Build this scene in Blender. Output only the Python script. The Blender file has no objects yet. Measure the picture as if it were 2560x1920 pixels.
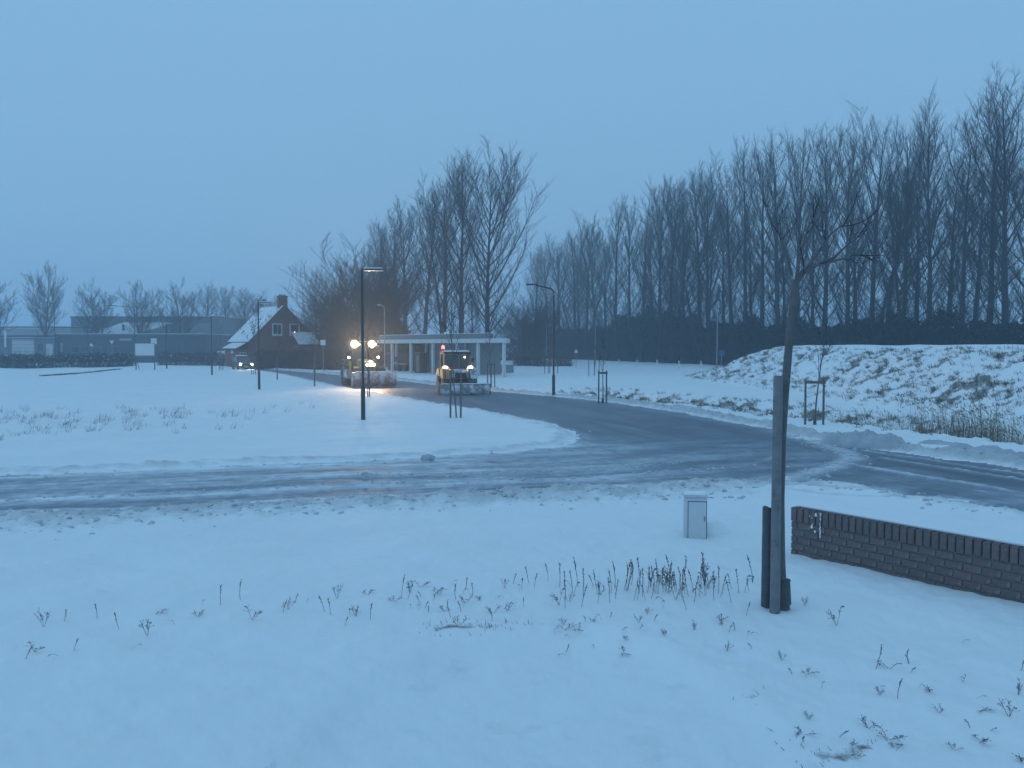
import bpy, bmesh, math, random
import numpy as np
from mathutils import Vector, Matrix

R = math.radians
sc = bpy.context.scene
col = sc.collection

# ---------------------------------------------------------------- camera, sky, sun, exposure
F_PX, CAM_H, HOR = 2100.0, 3.0, 865.0
PITCH = math.atan2(960.0 - HOR, F_PX)
cam_d = bpy.data.cameras.new('camera')
cam_d.sensor_width = 36.0
cam_d.lens = F_PX / 2560.0 * 36.0
cam_d.clip_start = 0.05
cam_d.clip_end = 9000
cam = bpy.data.objects.new('camera', cam_d)
col.objects.link(cam)
cam.location = (0, 0, CAM_H)
cam.rotation_euler = (math.pi / 2 - PITCH, 0, 0)
sc.camera = cam

SUN_EL, SUN_ROT = R(25), R(-105)
world = bpy.data.worlds.new('World')
sc.world = world
world.use_nodes = True
wn, wl = world.node_tree.nodes, world.node_tree.links
wn.clear()
w_out = wn.new('ShaderNodeOutputWorld')
sky = wn.new('ShaderNodeTexSky')
sky.sky_type = 'NISHITA'
sky.sun_disc = False
sky.sun_elevation = SUN_EL
sky.sun_rotation = SUN_ROT
sky.ozone_density = 3.0
sky.dust_density = 2.0
bg_sky = wn.new('ShaderNodeBackground')
bg_sky.inputs['Strength'].default_value = 0.06
wl.new(sky.outputs['Color'], bg_sky.inputs['Color'])
# closed cloud deck at dusk: nearly even in every direction, a little brighter overhead
tc = wn.new('ShaderNodeTexCoord')
sep = wn.new('ShaderNodeSeparateXYZ')
wl.new(tc.outputs['Generated'], sep.inputs['Vector'])
cloud_noise = wn.new('ShaderNodeTexNoise')
cloud_noise.inputs['Scale'].default_value = 2.2
cloud_noise.inputs['Detail'].default_value = 3.0
wl.new(tc.outputs['Generated'], cloud_noise.inputs['Vector'])
add = wn.new('ShaderNodeMath')
add.operation = 'MULTIPLY_ADD'
add.inputs[1].default_value = 0.10
wl.new(cloud_noise.outputs['Fac'], add.inputs[0])
wl.new(sep.outputs['Z'], add.inputs[2])
ramp = wn.new('ShaderNodeValToRGB')
ramp.color_ramp.elements[0].position = 0.0
ramp.color_ramp.elements[0].color = (0.236, 0.472, 0.728, 1)
ramp.color_ramp.elements[1].position = 1.0
ramp.color_ramp.elements[1].color = (0.262, 0.518, 0.790, 1)
wl.new(add.outputs[0], ramp.inputs['Fac'])
bg_cloud = wn.new('ShaderNodeBackground')
bg_cloud.inputs['Strength'].default_value = 1.0
wl.new(ramp.outputs['Color'], bg_cloud.inputs['Color'])
wmix = wn.new('ShaderNodeMixShader')
wmix.inputs['Fac'].default_value = 0.92
wl.new(bg_sky.outputs[0], wmix.inputs[1])
wl.new(bg_cloud.outputs[0], wmix.inputs[2])
wl.new(wmix.outputs[0], w_out.inputs['Surface'])

sun_d = bpy.data.lights.new('sun', 'SUN')
sun_d.energy = 0.3
sun_d.angle = R(50)
sun_d.color = (0.36, 0.64, 1.0)
sun = bpy.data.objects.new('sun', sun_d)
col.objects.link(sun)
sun.rotation_euler = (R(65), 0, R(-75))   # low behind the cloud, off to the left

vs = sc.view_settings
vs.view_transform = 'Standard'
vs.look = 'None'
vs.exposure = 0.0
vs.gamma = 1.0
vs.use_curve_mapping = False
sc.render.engine = 'CYCLES'
sc.cycles.use_denoising = True
sc.cycles.max_bounces = 5
sc.cycles.diffuse_bounces = 2
sc.cycles.volume_bounces = 1
sc.cycles.transparent_max_bounces = 8
sc.cycles.sample_clamp_indirect = 3.0
sc.cycles.caustics_reflective = False
sc.cycles.caustics_refractive = False

# ---------------------------------------------------------------- small helpers
def at(px, py, z=0.1):
    """photograph pixel (2560 wide) -> point on the level z"""
    u, v = (px - 1280) / F_PX, -(py - 960) / F_PX
    cp, sp = math.cos(PITCH), math.sin(PITCH)
    d = Vector((u, v * sp + cp, v * cp - sp))
    t = (z - CAM_H) / d.z
    return Vector((d.x * t, d.y * t, z))

def D(x, y, z=0.1):
    return at(x / 0.8641, y / 0.8641, z)

def W(px, d):
    return (px - 1280) / F_PX * d

def tag(o, label=None, cat=None, group=None, kind=None):
    if label: o['label'] = label
    if cat: o['category'] = cat
    if group: o['group'] = group
    if kind: o['kind'] = kind
    return o

def empty(name, loc, rz=0.0):
    o = bpy.data.objects.new(name, None)
    col.objects.link(o)
    o.empty_display_size = 0.2
    o.location = loc
    o.rotation_euler = (0, 0, rz)
    return o

ORD = ['first', 'second', 'third', 'fourth', 'fifth', 'sixth', 'seventh', 'eighth', 'ninth', 'tenth', 'eleventh', 'twelfth',
       'thirteenth', 'fourteenth', 'fifteenth', 'sixteenth', 'seventeenth', 'eighteenth', 'nineteenth', 'twentieth']
def ordinal(n):
    if n <= 20: return ORD[n - 1]
    tens = {2: 'twenty', 3: 'thirty', 4: 'forty', 5: 'fifty', 6: 'sixty', 7: 'seventy', 8: 'eighty'}[n // 10]
    if n % 10 == 0: return tens[:-1] + 'ieth'
    return tens + '-' + ORD[n % 10 - 1]

def np_mesh(name, V, Q, smooth=False, mat=None, attrs=None):
    """mesh from an (n,3) array and an (m,4) or (m,3) face array"""
    V = np.asarray(V, dtype=np.float32); Q = np.asarray(Q, dtype=np.int32)
    k = Q.shape[1]
    me = bpy.data.meshes.new(name)
    me.vertices.add(len(V)); me.vertices.foreach_set('co', V.ravel())
    me.loops.add(Q.size); me.loops.foreach_set('vertex_index', Q.ravel())
    me.polygons.add(len(Q))
    me.polygons.foreach_set('loop_start', np.arange(0, Q.size, k, dtype=np.int32))
    me.polygons.foreach_set('loop_total', np.full(len(Q), k, dtype=np.int32))
    if smooth: me.polygons.foreach_set('use_smooth', np.ones(len(Q), dtype=bool))
    me.update(calc_edges=True)
    if attrs:
        for an, av in attrs.items():
            a = me.attributes.new(an, 'FLOAT', 'POINT')
            a.data.foreach_set('value', np.asarray(av, dtype=np.float32))
    if mat: me.materials.append(mat)
    return me

def link(name, me, parent=None, loc=None, rot=None, scale=None):
    o = bpy.data.objects.new(name, me)
    col.objects.link(o)
    if parent: o.parent = parent
    if loc is not None: o.location = loc
    if rot is not None: o.rotation_euler = rot
    if scale is not None: o.scale = scale
    return o

class MB:
    """collects boxes, prisms and tubes and links them as one mesh"""
    def __init__(s): s.v = []; s.f = []
    def quad_strip(s, rings, close=True, cap=True):
        b = len(s.v); n = len(rings[0])
        for r in rings: s.v.extend([tuple(p) for p in r])
        for i in range(len(rings) - 1):
            for j in range(n if close else n - 1):
                k = (j + 1) % n
                s.f.append((b + i*n + j, b + i*n + k, b + (i+1)*n + k, b + (i+1)*n + j))
        if cap and close:
            s.f.append(tuple(b + j for j in range(n))[::-1])
            s.f.append(tuple(b + (len(rings)-1)*n + j for j in range(n)))
        return s
    def box(s, c, d, rz=0.0, taper=1.0, rx=0.0):
        x, y, z = d[0]/2, d[1]/2, d[2]/2
        M = Matrix.Rotation(rz, 3, 'Z') @ Matrix.Rotation(rx, 3, 'X')
        rings = []
        for zz, t in ((-z, 1.0), (z, taper)):
            rings.append([Vector(c) + M @ Vector((px*t, py*t, zz)) for px, py in ((-x,-y),(x,-y),(x,y),(-x,y))])
        return s.quad_strip(rings)
    def prism(s, pts, axis, a0, a1):
        """profile pts (2-D) extruded along axis from a0 to a1"""
        def mk(p, a):
            if axis == 'x': return (a, p[0], p[1])
            if axis == 'y': return (p[0], a, p[1])
            return (p[0], p[1], a)
        return s.quad_strip([[mk(p, a0) for p in pts], [mk(p, a1) for p in pts]])
    def cyl(s, p0, p1, r0, r1=None, n=12):
        r1 = r0 if r1 is None else r1
        p0, p1 = Vector(p0), Vector(p1)
        t = (p1 - p0).normalized()
        a = t.cross(Vector((0,0,1)) if abs(t.z) < .9 else Vector((1,0,0))).normalized(); b = t.cross(a)
        rings = []
        for p, r in ((p0, r0), (p1, r1)):
            rings.append([p + (a*math.cos(q) + b*math.sin(q))*r for q in [2*math.pi*i/n for i in range(n)]])
        return s.quad_strip(rings)
    def lathe(s, c, axis, prof, n=20):
        """prof: list of (radius, offset along axis)"""
        c = Vector(c); t = Vector(axis).normalized()
        a = t.cross(Vector((0,0,1)) if abs(t.z) < .9 else Vector((1,0,0))).normalized(); b = t.cross(a)
        rings = [[c + t*o + (a*math.cos(q) + b*math.sin(q))*r for q in [2*math.pi*i/n for i in range(n)]] for r, o in prof]
        return s.quad_strip(rings)
    def path(s, pts, rad, n=8):
        for i in range(len(pts)-1):
            r0 = rad[i] if isinstance(rad, (list, tuple)) else rad
            r1 = rad[i+1] if isinstance(rad, (list, tuple)) else rad
            s.cyl(pts[i], pts[i+1], r0, r1, n)
        return s
    def mesh(s, name, mat, bevel=0.0, smooth=False):
        me = bpy.data.meshes.new(name)
        me.from_pydata([tuple(p) for p in s.v], [], s.f)
        if bevel > 0:
            bm = bmesh.new(); bm.from_mesh(me)
            bmesh.ops.bevel(bm, geom=[e for e in bm.edges if len(e.link_faces) == 2 and e.calc_face_angle(0) > 0.6],
                            offset=bevel, segments=2, affect='EDGES', clamp_overlap=True)
            bm.to_mesh(me); bm.free()
        bm = bmesh.new(); bm.from_mesh(me)
        bmesh.ops.recalc_face_normals(bm, faces=bm.faces)
        bm.to_mesh(me); bm.free()
        if smooth:
            me.polygons.foreach_set('use_smooth', [True]*len(me.polygons))
            me.set_sharp_from_angle(angle=R(38))
        me.materials.append(mat)
        return me
    def build(s, name, mat, parent=None, bevel=0.0, smooth=False, loc=None, rot=None):
        return link(name, s.mesh(name, mat, bevel, smooth), parent, loc, rot)

def copy_tree(o, parent=None):
    c = o.copy(); col.objects.link(c); c.parent = parent
    for ch in list(o.children): copy_tree(ch, c)
    return c

# ---------------------------------------------------------------- materials
MATS = {}
def mat(name, color, rough=0.7, var=0.12, scale=6.0, bump=0.0, bscale=40.0, metallic=0.0, spec=0.4, dirt=None, dirt_amt=0.0, dscale=3.0):
    if name in MATS: return MATS[name]
    m = bpy.data.materials.new(name); m.use_nodes = True
    n, l = m.node_tree.nodes, m.node_tree.links
    bs = n['Principled BSDF']
    bs.inputs['Roughness'].default_value = rough
    bs.inputs['Metallic'].default_value = metallic
    bs.inputs['Specular IOR Level'].default_value = spec
    t = n.new('ShaderNodeTexCoord')
    no = n.new('ShaderNodeTexNoise'); no.inputs['Scale'].default_value = scale; no.inputs['Detail'].default_value = 5
    l.new(t.outputs['Object'], no.inputs['Vector'])
    mix = n.new('ShaderNodeMix'); mix.data_type = 'RGBA'
    mix.inputs['A'].default_value = (*[c*(1-var) for c in color], 1)
    mix.inputs['B'].default_value = (*[min(1, c*(1+var)) for c in color], 1)
    l.new(no.outputs['Fac'], mix.inputs['Factor'])
    out = mix.outputs['Result']
    if dirt:
        n2 = n.new('ShaderNodeTexNoise'); n2.inputs['Scale'].default_value = dscale; n2.inputs['Detail'].default_value = 8
        n2.inputs['Roughness'].default_value = 0.65
        l.new(t.outputs['Object'], n2.inputs['Vector'])
        mr = n.new('ShaderNodeMapRange'); mr.inputs['From Min'].default_value = 0.62 - 0.35*dirt_amt; mr.inputs['From Max'].default_value = 0.72 - 0.3*dirt_amt
        l.new(n2.outputs['Fac'], mr.inputs['Value'])
        m2 = n.new('ShaderNodeMix'); m2.data_type = 'RGBA'
        m2.inputs['B'].default_value = (*dirt, 1)
        l.new(mr.outputs['Result'], m2.inputs['Factor']); l.new(out, m2.inputs['A'])
        out = m2.outputs['Result']
    l.new(out, bs.inputs['Base Color'])
    if bump > 0:
        nb = n.new('ShaderNodeTexNoise'); nb.inputs['Scale'].default_value = bscale; nb.inputs['Detail'].default_value = 6
        l.new(t.outputs['Object'], nb.inputs['Vector'])
        bp = n.new('ShaderNodeBump'); bp.inputs['Strength'].default_value = bump; bp.inputs['Distance'].default_value = 0.02
        l.new(nb.outputs['Fac'], bp.inputs['Height']); l.new(bp.outputs['Normal'], bs.inputs['Normal'])
    MATS[name] = m
    return m

def emit(name, color, strength):
    if name in MATS: return MATS[name]
    m = bpy.data.materials.new(name); m.use_nodes = True
    n, l = m.node_tree.nodes, m.node_tree.links
    bs = n['Principled BSDF']
    bs.inputs['Base Color'].default_value = (0.8, 0.8, 0.75, 1)
    bs.inputs['Emission Color'].default_value = (*color, 1)
    # the lens ribs make the lamp uneven
    no = n.new('ShaderNodeTexNoise'); no.inputs['Scale'].default_value = 14
    mr = n.new('ShaderNodeMapRange'); mr.inputs['To Min'].default_value = strength*0.6; mr.inputs['To Max'].default_value = strength*1.4
    l.new(no.outputs['Fac'], mr.inputs['Value']); l.new(mr.outputs['Result'], bs.inputs['Emission Strength'])
    MATS[name] = m
    return m

def glass(name, color=(0.03, 0.04, 0.05), rough=0.08):
    return mat(name, color, rough=rough, var=0.3, scale=2.0, spec=0.8)

SNOW = (0.89, 0.895, 0.895)
snow_m = mat('snow_cap', SNOW, rough=0.75, var=0.04, scale=4, bump=0.35, bscale=18)
bark_m = mat('poplar_bark', (0.060, 0.060, 0.064), rough=0.9, var=0.4, scale=1.5, bump=0.6, bscale=12)
twig_m = mat('twig_bark', (0.048, 0.047, 0.050), rough=0.9, var=0.35, scale=0.8)
wood_m = mat('weathered_stake_wood', (0.205, 0.20, 0.205), rough=0.85, var=0.35, scale=9, bump=0.6, bscale=35, dirt=(0.11,0.11,0.115), dirt_amt=0.25)
dwood_m = mat('dark_stake_wood', (0.105, 0.105, 0.115), rough=0.9, var=0.35, scale=9, bump=0.6, bscale=30)
post_m = mat('lamp_post_paint', (0.050, 0.058, 0.060), rough=0.5, var=0.25, scale=3)
galv_m = mat('galvanised_steel', (0.33, 0.34, 0.35), rough=0.5, var=0.2, scale=5, metallic=0.4)
white_m = mat('white_paint', (0.74, 0.74, 0.72), rough=0.6, var=0.06, scale=3, dirt=(0.5,0.5,0.47), dirt_amt=0.1)
weed_m = mat('dry_weed', (0.135, 0.120, 0.110), rough=0.9, var=0.4, scale=20)
reed_m = mat('dry_reed', (0.27, 0.215, 0.14), rough=0.9, var=0.35, scale=3)
grass_m = mat('winter_grass', (0.135, 0.120, 0.072), rough=0.9, var=0.45, scale=1.5)
asph_c, slush_c = (0.095, 0.098, 0.102), (0.60, 0.61, 0.62)

def snow_ground_mat():
    m = bpy.data.materials.new('snow_ground'); m.use_nodes = True
    n, l = m.node_tree.nodes, m.node_tree.links
    bs = n['Principled BSDF']; bs.inputs['Roughness'].default_value = 0.7; bs.inputs['Specular IOR Level'].default_value = 0.3
    t = n.new('ShaderNodeTexCoord')
    def noise(sc_, det=6, rg=0.6):
        x = n.new('ShaderNodeTexNoise'); x.inputs['Scale'].default_value = sc_; x.inputs['Detail'].default_value = det; x.inputs['Roughness'].default_value = rg
        l.new(t.outputs['Object'], x.inputs['Vector']); return x
    def mixc(fac, a, b):
        x = n.new('ShaderNodeMix'); x.data_type = 'RGBA'
        if isinstance(fac, float): x.inputs['Factor'].default_value = fac
        else: l.new(fac, x.inputs['Factor'])
        for s_, v in (('A', a), ('B', b)):
            if isinstance(v, tuple): x.inputs[s_].default_value = (*v, 1)
            else: l.new(v, x.inputs[s_])
        return x.outputs['Result']
    def masked2(nz):
        mr = n.new('ShaderNodeMapRange'); mr.inputs['From Min'].default_value = 0.5; mr.inputs['From Max'].default_value = 0.75; mr.inputs['To Max'].default_value = 0.6
        l.new(nz.outputs['Fac'], mr.inputs['Value']); return mr.outputs['Result']
    big = noise(0.35); fine = noise(9.0, 8, 0.7); mid = noise(2.4, 6, 0.65)
    base = mixc(big.outputs['Fac'], (0.80, 0.81, 0.825), (0.94, 0.94, 0.935))
    base = mixc(masked2(noise(0.9, 5, 0.6)), base, (0.80, 0.812, 0.83))
    # dirty, churned snow plus the path dip's painted shade (attribute dirt) and bare grass or earth (attribute bare)
    def masked(attr, nz, width=0.12):
        a = n.new('ShaderNodeAttribute'); a.attribute_name = attr
        s1 = n.new('ShaderNodeMath'); s1.operation = 'ADD'
        l.new(a.outputs['Fac'], s1.inputs[0]); l.new(nz.outputs['Fac'], s1.inputs[1])
        mr = n.new('ShaderNodeMapRange'); mr.inputs['From Min'].default_value = 1.0 - width; mr.inputs['From Max'].default_value = 1.0 + width
        l.new(s1.outputs[0], mr.inputs['Value'])
        return mr.outputs['Result']
    dirt_shade_fac = masked('dirt', mid, 0.30)
    c = mixc(dirt_shade_fac, base, mixc(fine.outputs['Fac'], (0.40, 0.405, 0.41), (0.62, 0.625, 0.63)))
    baref = masked('bare', fine, 0.14)
    c = mixc(baref, c, mixc(mid.outputs['Fac'], (0.12, 0.115, 0.10), (0.25, 0.235, 0.215)))
    l.new(c, bs.inputs['Base Color'])
    bp = n.new('ShaderNodeBump'); bp.inputs['Strength'].default_value = 0.35; bp.inputs['Distance'].default_value = 0.03
    l.new(fine.outputs['Fac'], bp.inputs['Height']); l.new(bp.outputs['Normal'], bs.inputs['Normal'])
    return m

def road_mat():
    m = bpy.data.materials.new('slushy_asphalt'); m.use_nodes = True
    n, l = m.node_tree.nodes, m.node_tree.links
    bs = n['Principled BSDF']; bs.inputs['Specular IOR Level'].default_value = 0.45
    t = n.new('ShaderNodeTexCoord')
    a = n.new('ShaderNodeAttribute'); a.attribute_name = 'slush'
    no = n.new('ShaderNodeTexNoise'); no.inputs['Scale'].default_value = 7.0; no.inputs['Detail'].default_value = 8; no.inputs['Roughness'].default_value = 0.7
    l.new(t.outputs['Object'], no.inputs['Vector'])
    def mth(op, a_, b_, c_=None, clamp=False):
        x = n.new('ShaderNodeMath'); x.operation = op; x.use_clamp = clamp
        for k_, v_ in enumerate((a_, b_, c_)):
            if v_ is None: continue
            if isinstance(v_, (int, float)): x.inputs[k_].default_value = v_
            else: l.new(v_, x.inputs[k_])
        return x.outputs[0]
    def streak(ang, sx, sy, seed):
        mp = n.new('ShaderNodeMapping'); mp.vector_type = 'TEXTURE'
        mp.inputs['Rotation'].default_value = (0, 0, ang); mp.inputs['Scale'].default_value = (1/sx, 1/sy, 1); mp.inputs['Location'].default_value = (seed, seed, 0)
        l.new(t.outputs['Object'], mp.inputs['Vector'])
        x = n.new('ShaderNodeTexNoise'); x.inputs['Scale'].default_value = 1.0; x.inputs['Detail'].default_value = 6; x.inputs['Roughness'].default_value = 0.62
        l.new(mp.outputs['Vector'], x.inputs['Vector']); return x.outputs['Fac']
    sx_ = n.new('ShaderNodeSeparateXYZ'); l.new(t.outputs['Object'], sx_.inputs[0])
    my = n.new('ShaderNodeMapRange'); my.inputs['From Min'].default_value = 22; my.inputs['From Max'].default_value = 30
    l.new(sx_.outputs['Y'], my.inputs['Value'])
    mx = n.new('ShaderNodeMapRange'); mx.inputs['From Min'].default_value = 3; mx.inputs['From Max'].default_value = 9
    l.new(sx_.outputs['X'], mx.inputs['Value'])
    mm = mth('MAXIMUM', my.outputs['Result'], mx.outputs['Result'])
    stA = streak(R(16), 0.35, 5.5, 3.0); stB = streak(R(108), 0.22, 4.0, 7.0); stC = streak(R(48), 0.45, 4.5, 11.0)
    sm = n.new('ShaderNodeMix'); sm.data_type = 'FLOAT'
    l.new(mm, sm.inputs['Factor']); l.new(stA, sm.inputs['A']); l.new(stB, sm.inputs['B'])
    allst = mth('ADD', mth('MULTIPLY', sm.outputs['Result'], 0.62), mth('MULTIPLY', stC, 0.25))
    s0 = mth('ADD', mth('MULTIPLY_ADD', no.outputs['Fac'], 0.55, -0.275), mth('ADD', allst, -0.435))
    s1 = n.new('ShaderNodeMath'); s1.operation = 'ADD'; s1.use_clamp = True
    l.new(a.outputs['Fac'], s1.inputs[0]); l.new(s0, s1.inputs[1])
    rp = n.new('ShaderNodeValToRGB')
    e = rp.color_ramp.elements
    e[0].position = 0.0; e[0].color = (0.085, 0.100, 0.132, 1)
    e[1].position = 1.0; e[1].color = (0.83, 0.84, 0.86, 1)
    e2 = rp.color_ramp.elements.new(0.35); e2.color = (0.225, 0.25, 0.295, 1)
    e3 = rp.color_ramp.elements.new(0.65); e3.color = (0.48, 0.505, 0.54, 1)
    l.new(s1.outputs[0], rp.inputs['Fac']); l.new(rp.outputs['Color'], bs.inputs['Base Color'])
    rr = n.new('ShaderNodeMapRange'); rr.inputs['To Min'].default_value = 0.38; rr.inputs['To Max'].default_value = 0.75
    l.new(s1.outputs[0], rr.inputs['Value']); l.new(rr.outputs['Result'], bs.inputs['Roughness'])
    bp = n.new('ShaderNodeBump'); bp.inputs['Strength'].default_value = 0.5; bp.inputs['Distance'].default_value = 0.02
    l.new(s1.outputs[0], bp.inputs['Height']); l.new(bp.outputs['Normal'], bs.inputs['Normal'])
    return m

# ---------------------------------------------------------------- terrain fields (numpy)
def vnoise(x, y, seed=0):
    xi = np.floor(x).astype(np.int64); yi = np.floor(y).astype(np.int64)
    xf = x - xi; yf = y - yi
    u = xf*xf*xf*(xf*(xf*6-15)+10); v = yf*yf*yf*(yf*(yf*6-15)+10)
    def h(a, b):
        k = (a*374761393 + b*668265263 + seed*974634777) & 0xffffffff
        k = ((k ^ (k >> 13)) * 1274126177) & 0xffffffff
        k = (k ^ (k >> 16)) & 0xffff
        return k / 65535.0
    return (h(xi,yi)*(1-u)+h(xi+1,yi)*u)*(1-v) + (h(xi,yi+1)*(1-u)+h(xi+1,yi+1)*u)*v

def fbm(x, y, seed=0, o=4):
    s = 0; a = 0.5; t = 0
    for i in range(o):
        s = s + a*vnoise(x*2**i + 17.3*i, y*2**i - 9.1*i, seed+i); t += a; a *= 0.5
    return s/t

def sstep(a, b, x):
    t = np.clip((x-a)/(b-a), 0, 1)
    return t*t*(3-2*t)

def poly_sd(x, y, P):
    """signed distance to a closed polygon, negative inside"""
    P = np.asarray(P); n = len(P)
    d = np.full(x.shape, 1e18); ins = np.zeros(x.shape, bool)
    for i in range(n):
        ax, ay = P[i]; bx, by = P[(i+1) % n]
        ex, ey = bx-ax, by-ay
        t = np.clip(((x-ax)*ex + (y-ay)*ey)/(ex*ex+ey*ey+1e-12), 0, 1)
        d = np.minimum(d, (x-ax-t*ex)**2 + (y-ay-t*ey)**2)
        c = (ay > y) != (by > y)
        with np.errstate(divide='ignore', invalid='ignore'):
            xx = ax + (y-ay)*ex/(ey if abs(ey) > 1e-12 else 1e-12)
        ins ^= c & (x < xx)
    d = np.sqrt(d)
    return np.where(ins, -d, d)

def line_d(x, y, P):
    """distance to an open polyline and the side (positive = left of travel)"""
    P = np.asarray(P)
    d = np.full(x.shape, 1e18); sg = np.zeros(x.shape); al = np.zeros(x.shape); acc = 0.0
    for i in range(len(P)-1):
        ax, ay = P[i]; bx, by = P[i+1]; ex, ey = bx-ax, by-ay
        L = math.hypot(ex, ey)
        t = np.clip(((x-ax)*ex + (y-ay)*ey)/(L*L), 0, 1)
        dd = (x-ax-t*ex)**2 + (y-ay-t*ey)**2
        m = dd < d
        d = np.where(m, dd, d); sg = np.where(m, np.sign(ex*(y-ay)-ey*(x-ax)), sg); al = np.where(m, acc + t*L, al)
        acc += L
    return np.sqrt(d), sg, al

def dxy(x, y, z=0.0):
    p = D(x, y, z); return (p.x, p.y)

SIDE_NEAR = [(-60, 0.5), (-40, 6.4)] + [dxy(*p) for p in ((0,1112),(400,1095),(740,1076),(1045,1066),(1305,1056),(1555,1038))]
SIDE_FAR = [dxy(*p) for p in ((1240,959),(1190,969),(1080,979),(930,990),(740,999),(400,1013),(0,1029))] + [(-40, 10.8), (-60, 5.0)]
MAIN_LEFT = [dxy(*p) for p in ((300,776),(420,785),(490,792),(600,806),(708,830),(781,845),(856,857),(943,873),(1060,890),(1185,915),(1235,933),(1250,946))]
RIGHT_NEAR = [dxy(*p) for p in ((1620,1040),(1700,1043),(1838,1048),(1973,1071),(2100,1092),(2212,1110))] + [(10.8, 9), (12.2, 0), (13.5, -10)]
RIGHT_FAR = [(20.0, -10), (18.0, 0), (15.5, 10)] + [dxy(*p) for p in ((2212,1012),(2000,985),(1860,967),(1790,957),(1700,941),(1650,925),(1480,893),(1310,868),(1190,856),(1060,845),(950,833),(860,822),(700,807),(560,796),(480,789),(400,782),(300,774))]
ROAD = MAIN_LEFT + SIDE_FAR + SIDE_NEAR + RIGHT_NEAR + RIGHT_FAR
BANK_TOE = [(25, -30), (22.5, 5), (20.2, 20), (18.9, 30), (17.6, 40), (16.4, 58), (15.2, 80)]
DITCH = [(23, 5), (19.5, 18), (17.3, 26), (14.9, 32), (12.2, 39), (9.2, 46), (5.8, 54)]
LDITCH = [(at(100,938).x, at(100,938).y), (at(190,932).x, at(190,932).y), (at(300,921).x, at(300,921).y)]
STREAKS = [([dxy(*p) for p in ((1861,975),(1994,994),(2212,1027),(2400,1058))], 0.10, 0.75),
           ([dxy(*p) for p in ((1904,991),(2030,1011),(2212,1039),(2400,1070))], 0.11, 0.75),
           ([dxy(*p) for p in ((1834,1005),(1976,1029),(2120,1052),(2184,1064))], 0.17, 0.8),
           ([dxy(*p) for p in ((2110,1062),(2212,1076),(2400,1110))], 0.13, 0.6),
           ([dxy(*p) for p in ((1700,940),(1760,958),(1815,975),(1845,992),(1800,1012),(1740,1028),(1690,1040))], 0.42, 0.75),
           ([dxy(*p) for p in ((740,1026),(930,1032),(1060,1024),(1250,1018),(1480,1001))], 0.16, 0.6),
           ([dxy(*p) for p in ((-200,1062),(300,1042),(740,1027))], 0.14, 0.55),
           ([dxy(*p) for p in ((-200,1095),(200,1076),(700,1052),(1000,1040))], 0.10, 0.6),
           ([dxy(*p) for p in ((-100,1080),(400,1058),(760,1042))], 0.12, 0.5),
           ([dxy(*p) for p in ((900,1048),(1250,1036),(1500,1018),(1640,1008))], 0.13, 0.6),
           ([dxy(*p) for p in ((1150,1008),(1400,992),(1560,970))], 0.08, 0.45),
           ([dxy(*p) for p in ((1240,975),(1330,962),(1420,957),(1500,962))], 0.07, 0.4),
           ([dxy(*p) for p in ((1450,1030),(1560,1016),(1660,996),(1690,975))], 0.10, 0.5),
           ([dxy(*p) for p in ((1000,1002),(1250,985),(1330,972))], 0.10, 0.5),
           ([dxy(*p) for p in ((1300,1000),(1450,985),(1600,972),(1640,985))], 0.22, 0.45)]
FAR_ROAD = [(33, 94), (22, 108), (12, 122), (-2, 146)]
PATH_STEP = [dxy(*p) for p in ((600,1660),(760,1500),(910,1432),(1080,1402),(1280,1388),(1400,1410),(1520,1470),(1640,1560),(1740,1660))]

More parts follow.
